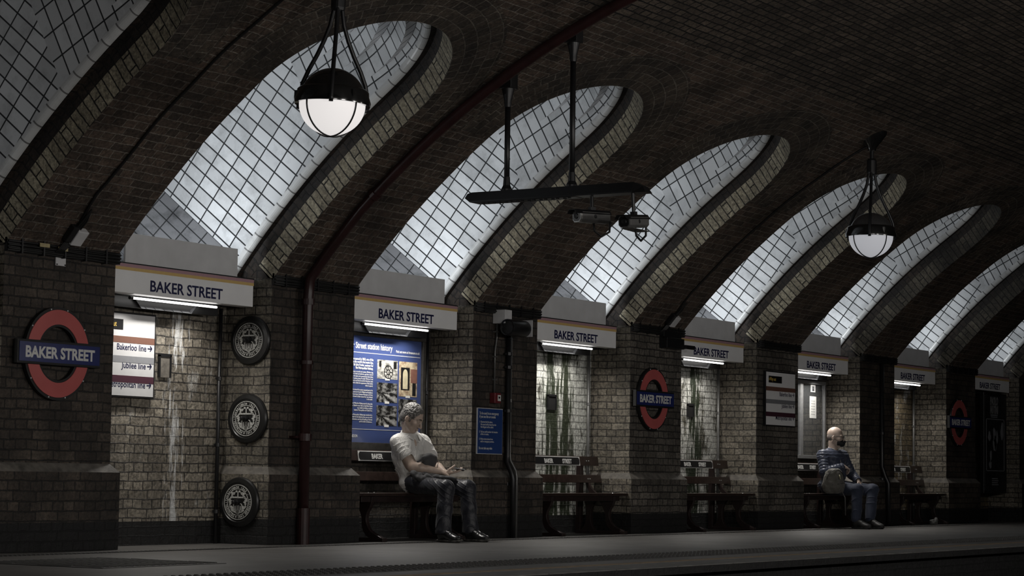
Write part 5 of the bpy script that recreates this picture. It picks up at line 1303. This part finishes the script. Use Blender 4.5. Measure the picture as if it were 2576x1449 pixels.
    J.cap(X(16.435, -.075, .60), X(16.44, -.15, .545), .030, .022, .02); J.cap(X(16.45, -.13, .585), X(16.47, -.22, .535), .022, .018, .015); J.cap(X(16.48, -.18, .585), X(16.50, -.28, .55), .022, .014, .015)
    J.cap(X(16.58, -.12, .585), X(16.72, -.12, .585), .05, .05, .03); J.cap(X(16.43, -.08, .56), X(16.47, -.13, .515), .016, .012, .01)
    J.build('cloth', jk, t, lambda V_: nz(V_, (22, 22, 22), 3)*.012+np.sin(V_[:, 0]*70+V_[:, 1]*50+nz(V_, (9, 9, 9), 1)*5)*.003)
    t = empty('shoulder_pouch', (16.6, 0, 0), 'dark pouch with a zip held against the belly of the man in the pale shirt', 'bag')
    J = Blob((16.3, -.35, .58), (16.9, .1, .86), .004)
    J.ell(X(16.615, -.12, .715), (.082, .045, .072), (tl, tf, tu), .02); J.cap(X(16.53, -.11, .74), X(16.65, -.15, .752), .022, .020, .02); J.cap(X(16.57, -.10, .67), X(16.63, -.13, .665), .03, .03, .02); J.cap(X(16.48, -.09, .71), X(16.52, -.105, .735), .012, .02, .01)
    J.build('pouch_body', jk, t, lambda V_: nz(V_, (20, 20, 20), 3)*.009)
    mb = MB(); mb.tube([(.065, -.163, .762), (.085, -.170, .70), (.075, -.168, .645)], .003, 6); mb.build('zip', M_CAMG, t)
    t = empty('mobile_phone', (16.775, -.325, .645), 'small phone lying in the open hand of the man in the pale shirt', 'phone')
    t.rotation_euler = (math.radians(8), math.radians(10), math.radians(45))
    mb = MB(); mb.box(-.036, .036, -.062, .062, -.004, .004); mb.build('phone_case', plain('phone_silver', (.35, .36, .37), .25), t, bevel=.003)
    mb = MB(); mb.box(-.032, .032, -.057, .057, .004, .0048); mb.build('screen', M_LENSD, t)
man_shirt()
# ---------------------------------------------------------------- the masked man in the quilted jacket
def man_puffer():
    X = lambda x, y, z: vec(x, y, z); O = vec(25.7, 0, 0)
    shR, shL = X(25.59, .03, .895), X(25.905, -.10, .895); elR, elL = X(25.50, -.035, .69), X(25.985, -.185, .675)
    wrR, wrL = X(25.675, -.215, .765), X(25.835, -.345, .585)
    hipR, hipL = X(25.62, -.04, .505), X(25.81, -.10, .505); knR, knL = X(25.52, -.465, .475), X(25.865, -.52, .475)
    anR, anL = X(25.455, -.48, .105), X(25.735, -.545, .105)
    chest, belly, pel = X(25.745, -.04, .85), X(25.73, -.055, .68), X(25.715, -.04, .525)
    neck0, hc = X(25.75, -.045, .945), X(25.745, -.075, 1.135)
    tf, tl, tu = frame((-.38, -.92)); hf = frame((.22, -.97), 4)
    root = empty('person', tuple(O), 'seated bald man in a navy quilted jacket, glasses and black face mask', 'person')
    lo, hi = (25.15, -.95, -.01), (26.25, .25, 1.30)
    sk = skin_mat('skin_pale', (.56, .44, .37)); B = Blob(lo, hi, .0048)
    B.ell(chest, (.165, .10, .12), (tl, tf, tu), .03); B.ell(belly, (.15, .115, .13), (tl, tf, tu), .05); B.ell(pel, (.165, .115, .09), (tl, tf, tu), .05)
    B.cap(shR, shL, .048, .048, .04)
    for h_, k_, a_ in ((hipR, knR, anR), (hipL, knL, anL)):
        B.cap(h_, k_, .078, .056, .03); B.cap(k_, a_, .052, .034, .02)
    fR, fL = unit(X(-.30, -.95, 0)), unit(X(-.38, -.92, 0))
    for a_, f_ in ((anR, fR), (anL, fL)): B.cap(a_, a_+f_*.10-X(0, 0, .06), .030, .020, .01)
    for s0, e0, w0 in ((shR, elR, wrR), (shL, elL, wrL)): B.cap(s0, e0, .046, .038, .03); B.cap(e0, w0, .039, .0245, .012)
    B.cap(neck0-X(0, 0, .04), hc+hf[2]*-.07-hf[0]*.03, .058, .055, .03); W = head(B, hc, hf)
    hand(B, wrR, unit(X(.72, -.45, -.30)), unit(X(-.5, .6, -.5)), 1, (62, 68, 70, 74), .95)
    hand(B, wrL, unit(X(-.15, -.62, -.75)), unit(X(-.3, .75, -.5)), -1, (24, 28, 30, 32))
    B.build('body', sk, root)
    hair = plain('short_white_hair', (.30, .25, .22), .7, noise=.3, nscale=80)
    f, l, u = hf; ax = (l, f, u); Wl = lambda a, b_, c: hc+f*a+l*b_+u*c
    H = Blob(hc-.15, hc+.15, .0035); H.ell(Wl(-.014, 0, .0), (.0775, .094, .07), ax, .01); H.ell(Wl(.085, 0, 0), (.12, .10, .15), ax, .004, 'sub'); H.ell(Wl(0, 0, .13), (.15, .18, .115), ax, .004, 'sub'); H.ell(Wl(0, 0, -.13), (.15, .15, .08), ax, .004, 'sub')
    H.build('hair', hair, root)
    mk = Blob(hc-.15, hc+.15, .003); mk.ell(Wl(.045, 0, -.072), (.064, .066, .050), ax, .01); mk.cap(Wl(.1, 0, -.028), Wl(.125, 0, -.055), .010, .013, .014); mk.ell(Wl(.095, 0, -.085), (.035, .030, .032), ax, .02)
    mk.ell(Wl(-.035, 0, -.07), (.2, .075, .1), ax, .004, 'sub')
    mm = cloth('black_face_mask', (.010, .010, .011), .6, (10, 10, 10), .3); mo = mk.build('face_mask', mm, root)
    for s_ in (1, -1):
        mb = MB(); mb.tube([tuple(p-O) for p in (Wl(.04, s_*.066, -.045), Wl(0, s_*.078, -.028), Wl(-.022, s_*.085, -.014))], .002, 6); mb.build('ear_loop', M_BLK, root)
    e = empty('glasses', (0, 0, 0)); e.parent = root
    for s_ in (1, -1):
        cc = Wl(.106, s_*.034, -.004)-O; mb = MB(); mb.tube([tuple(cc+l*.024*math.cos(q)+u*.018*math.sin(q)-f*.004*abs(math.cos(q))) for q in [2*PI*i/20 for i in range(21)]], .0022, 6); mb.build('rim', M_BLK, e, smooth=True)
        mb = MB(); mb.tube([tuple(p-O) for p in (Wl(.103, s_*.058, .004), Wl(.07, s_*.078, .005), Wl(-.01, s_*.083, .004), Wl(-.03, s_*.083, -.012))], .0026, 6); mb.build('temple_arm', M_BLK, e, smooth=True)
    mb = MB(); mb.tube([tuple(p-O) for p in (Wl(.108, -.011, .002), Wl(.113, 0, .005), Wl(.108, .011, .002))], .0022, 6); mb.build('bridge', M_BLK, e, smooth=True)
    # quilted jacket
    pj = cloth('navy_quilted_nylon', (.045, .054, .085), .36, (14, 14, 30), .45, 600)
    S = Blob(lo, hi, .0045)
    S.ell(chest, (.192, .128, .14), (tl, tf, tu), .03); S.ell(belly, (.18, .148, .15), (tl, tf, tu), .05); S.ell(pel+X(0, .015, .0), (.188, .138, .085), (tl, tf, tu), .04)
    S.cap(shR, shL, .07, .07, .05); S.cap(neck0-X(0, 0, .04), neck0+X(0, .01, .005), .084, .074, .02); S.ell(neck0+X(0, -.02, .07), (.068, .072, .07), None, .006, 'sub')
    for s0, e0, w0 in ((shR, elR, wrR), (shL, elL, wrL)):
        S.cap(s0, e0, .072, .062, .03); S.cap(e0, w0*.93+e0*.07, .062, .048, .02)
        dd = unit(w0-e0); S.cap(w0+dd*.012, w0+dd*.06, .04, .04, .003, None, 'sub')
    def armparam(V_):
        out = np.zeros(len(V_)); best = np.full(len(V_), 9.)
        segs = [(shR, elR, 0), (elR, wrR, .24), (shL, elL, 0), (elL, wrL, .24)]
        for a, b_, o_ in segs:
            ab = b_-a; t = np.clip(((V_-a)@ab)/(ab@ab), 0, 1); d = np.linalg.norm(V_-a-t[:, None]*ab, axis=1); m_ = d < best; best[m_] = d[m_]; out[m_] = (o_+t*np.linalg.norm(ab))[m_]
        return out, best
    def pd(V_):
        p_, d_ = armparam(V_); arm = d_ < .074; q = np.where(arm, p_, (V_[:, 2]+.04*nz(V_, (4, 4, 4), 2)))
        s_ = np.abs(np.sin(q*PI/.042)); return (s_**.5-.7)*.008+nz(V_, (26, 26, 40), 5)*.004
    S._do(vec(25, -.4, .3), vec(26.4, .4, .43), lambda X_, Y_, Z_: Z_-.432, .002, 'sub')
    S.build('quilted_jacket', pj, root, pd)
    mb = MB(); pts = [neck0+tf*(.072)+X(0, 0, .03), neck0+tf*.10+X(0, 0, -.04), chest+tf*.138+X(0, 0, -.02), belly+tf*.156+X(0, 0, -.02), belly+tf*.155+X(0, 0, -.10)]; mb.tube([tuple(p-O) for p in pts], .004, 8); mb.build('zip', M_CAMG, root, smooth=True)
    C_ = Blob(neck0-.16, neck0+.18, .0035)
    for i in range(110):
        a = -2.6+5.2*i/109; pp = neck0+tf*(-math.cos(a))*.062+tl*math.sin(a)*.062; zz = .062-.030*(abs(a)/2.6)**2; C_.cap(pp+X(0, 0, zz-.045), pp+X(0, 0, zz), .0045, .004, .003)
    C_.build('shirt_collar', cloth('white_collar', (.38, .37, .34), .8), root)
    jn = cloth('blue_jeans', (.028, .036, .062), .75, (8, 8, 5), .8, 700, rot=(.3, .5, .2)); T = Blob(lo, hi, .0045)
    T.ell(pel+X(0, 0, -.005), (.178, .128, .092), (tl, tf, tu), .04)
    for h_, k_, a_ in ((hipR, knR, anR), (hipL, knL, anL)):
        T.cap(h_, k_, .092, .072, .05); T.cap(k_, a_+X(0, 0, .02), .070, .060, .03); T.ell(k_+X(0, -.01, .008), (.07, .068, .068), None, .02)
    T._do(vec(25, -1, -.2), vec(26.4, .4, .06), lambda X_, Y_, Z_: Z_-.085, .002, 'sub')
    T._do(vec(25, -.4, .3), vec(26.4, .4, .43), lambda X_, Y_, Z_: np.maximum(Z_-.4265, -.03-Y_), .002, 'sub')
    T.build('jeans', jn, root, lambda V_: np.where((V_[:, 2] < .45) & (V_[:, 1] > -.1), 0, (1-np.abs(np.sin(V_[:, 2]*16+V_[:, 0]*30+nz(V_, (5, 5, 5), 5)*4)))**4*.006+nz(V_, (11, 11, 11), 7)*.005))
    m_up = plain('dark_grey_trainer', (.035, .034, .034), .5, noise=.3, nscale=40); m_so = plain('dark_sole', (.02, .02, .02), .6)
    for a_, f_ in ((anR, fR), (anL, fL)):
        heel = vec(a_[0], a_[1], 0)-f_*.05; shoe(heel+f_*.285, heel, root, m_up, m_so)
    # backpack
    bp_ = cloth('grey_backpack_fabric', (.125, .12, .105), .7, (14, 14, 14), .8, 500)
    t = empty('backpack', (25.40, -.2, .43), 'grey backpack leaning against the thigh of the masked man', 'bag'); O2 = vec(25.40, -.2, .43)
    J = Blob((25.2, -.50, .42), (25.66, .08, .82), .0045); bf, bl, bu = frame((-.55, -.83)); c0 = X(25.41, -.20, .575)
    J.ell(c0, (.145, .082, .15), (bl, bf, bu), .01); J.cap(c0+bl*-.08+X(0, 0, -.07), c0+bl*.08+X(0, 0, -.07), .075, .075, .04, (bf, .8)); J.cap(c0+bl*-.04+X(0, 0, .09), c0+bl*.05+X(0, 0, .10), .06, .055, .04, (bf, .8)); J.ell(c0+bf*.06+X(0, 0, -.05), (.10, .045, .075), (bl, bf, bu), .015)
    J._do(vec(25, -.6, .3), vec(26, .4, .44), lambda X_, Y_, Z_: Z_-.4285, .001, 'sub')
    J.build('pack', bp_, t, lambda V_: nz(V_, (24, 24, 24), 3)*.008)
    def strap(nm, pts, r, m_):
        mb = MB(); mb.tube([tuple(p-O2) for p in pts], r, 8); mb.build(nm, m_, t, smooth=True)
    arc_ = lambda w_, h_, z_, o_: [c0+bl*(w_*math.cos(q))+X(0, 0, z_+h_*math.sin(q))+bf*(o_+.03*math.sin(q)*(1-.5*math.cos(q)**2)*0) for q in [PI*i/14 for i in range(15)]]
    strap('pocket_zip', [c0+bl*(.10-.02*j)+X(0, 0, -.015-.003*j)+bf*(.085+.004*math.sin(j*.35)*4) for j in range(10)], .0028, M_BLK)
    strap('top_zip', [c0+bl*(.125*math.cos(q))+X(0, 0, .02+.125*math.sin(q))+bf*(.035+.03*math.sin(q)) for q in [PI*i/14 for i in range(15)]], .0035, M_BLK)
    strap('pale_tab', [c0+bf*.105+bl*.03+X(0, 0, .03), c0+bf*.085+bl*.028+X(0, 0, .085)], .006, plain('pale_yellow_tab', (.5, .48, .3), .5))
    strap('shoulder_strap', [c0-bf*.05+X(0, 0, .13), c0+bl*.10+X(0, 0, .11), c0+bl*.15+X(0, 0, .0), c0+bl*.13+X(0, 0, -.12)], .009, M_BLK)
    strap('hanging_strap', [X(25.44, -.30, .45), X(25.46, -.33, .38), X(25.462, -.335, .16)], .008, M_CAMG)
man_puffer()
# small crumpled bag on the platform at the far bench
t = Blob((28.75, -.28, -.004), (29.15, .02, .2), .004)
t.ell((28.95, -.12, .04), (.07, .05, .045), None, .02); t.ell((28.99, -.14, .06), (.03, .03, .05), None, .02)
t._do(vec(28.7, -.4, -.1), vec(29.2, .1, .002), lambda X, Y, Z: Z-.001, .0005, 'sub')
o = t.build('crumpled_bag', plain('pale_bag_plastic', (.12, .12, .115), .4), None, lambda V_: np.where(V_[:, 2] < .01, 0, nz(V_, (30, 30, 30), 3)*.014)); tag(o, 'small crumpled bag on the platform by the foot of the dark far pier', 'bag')
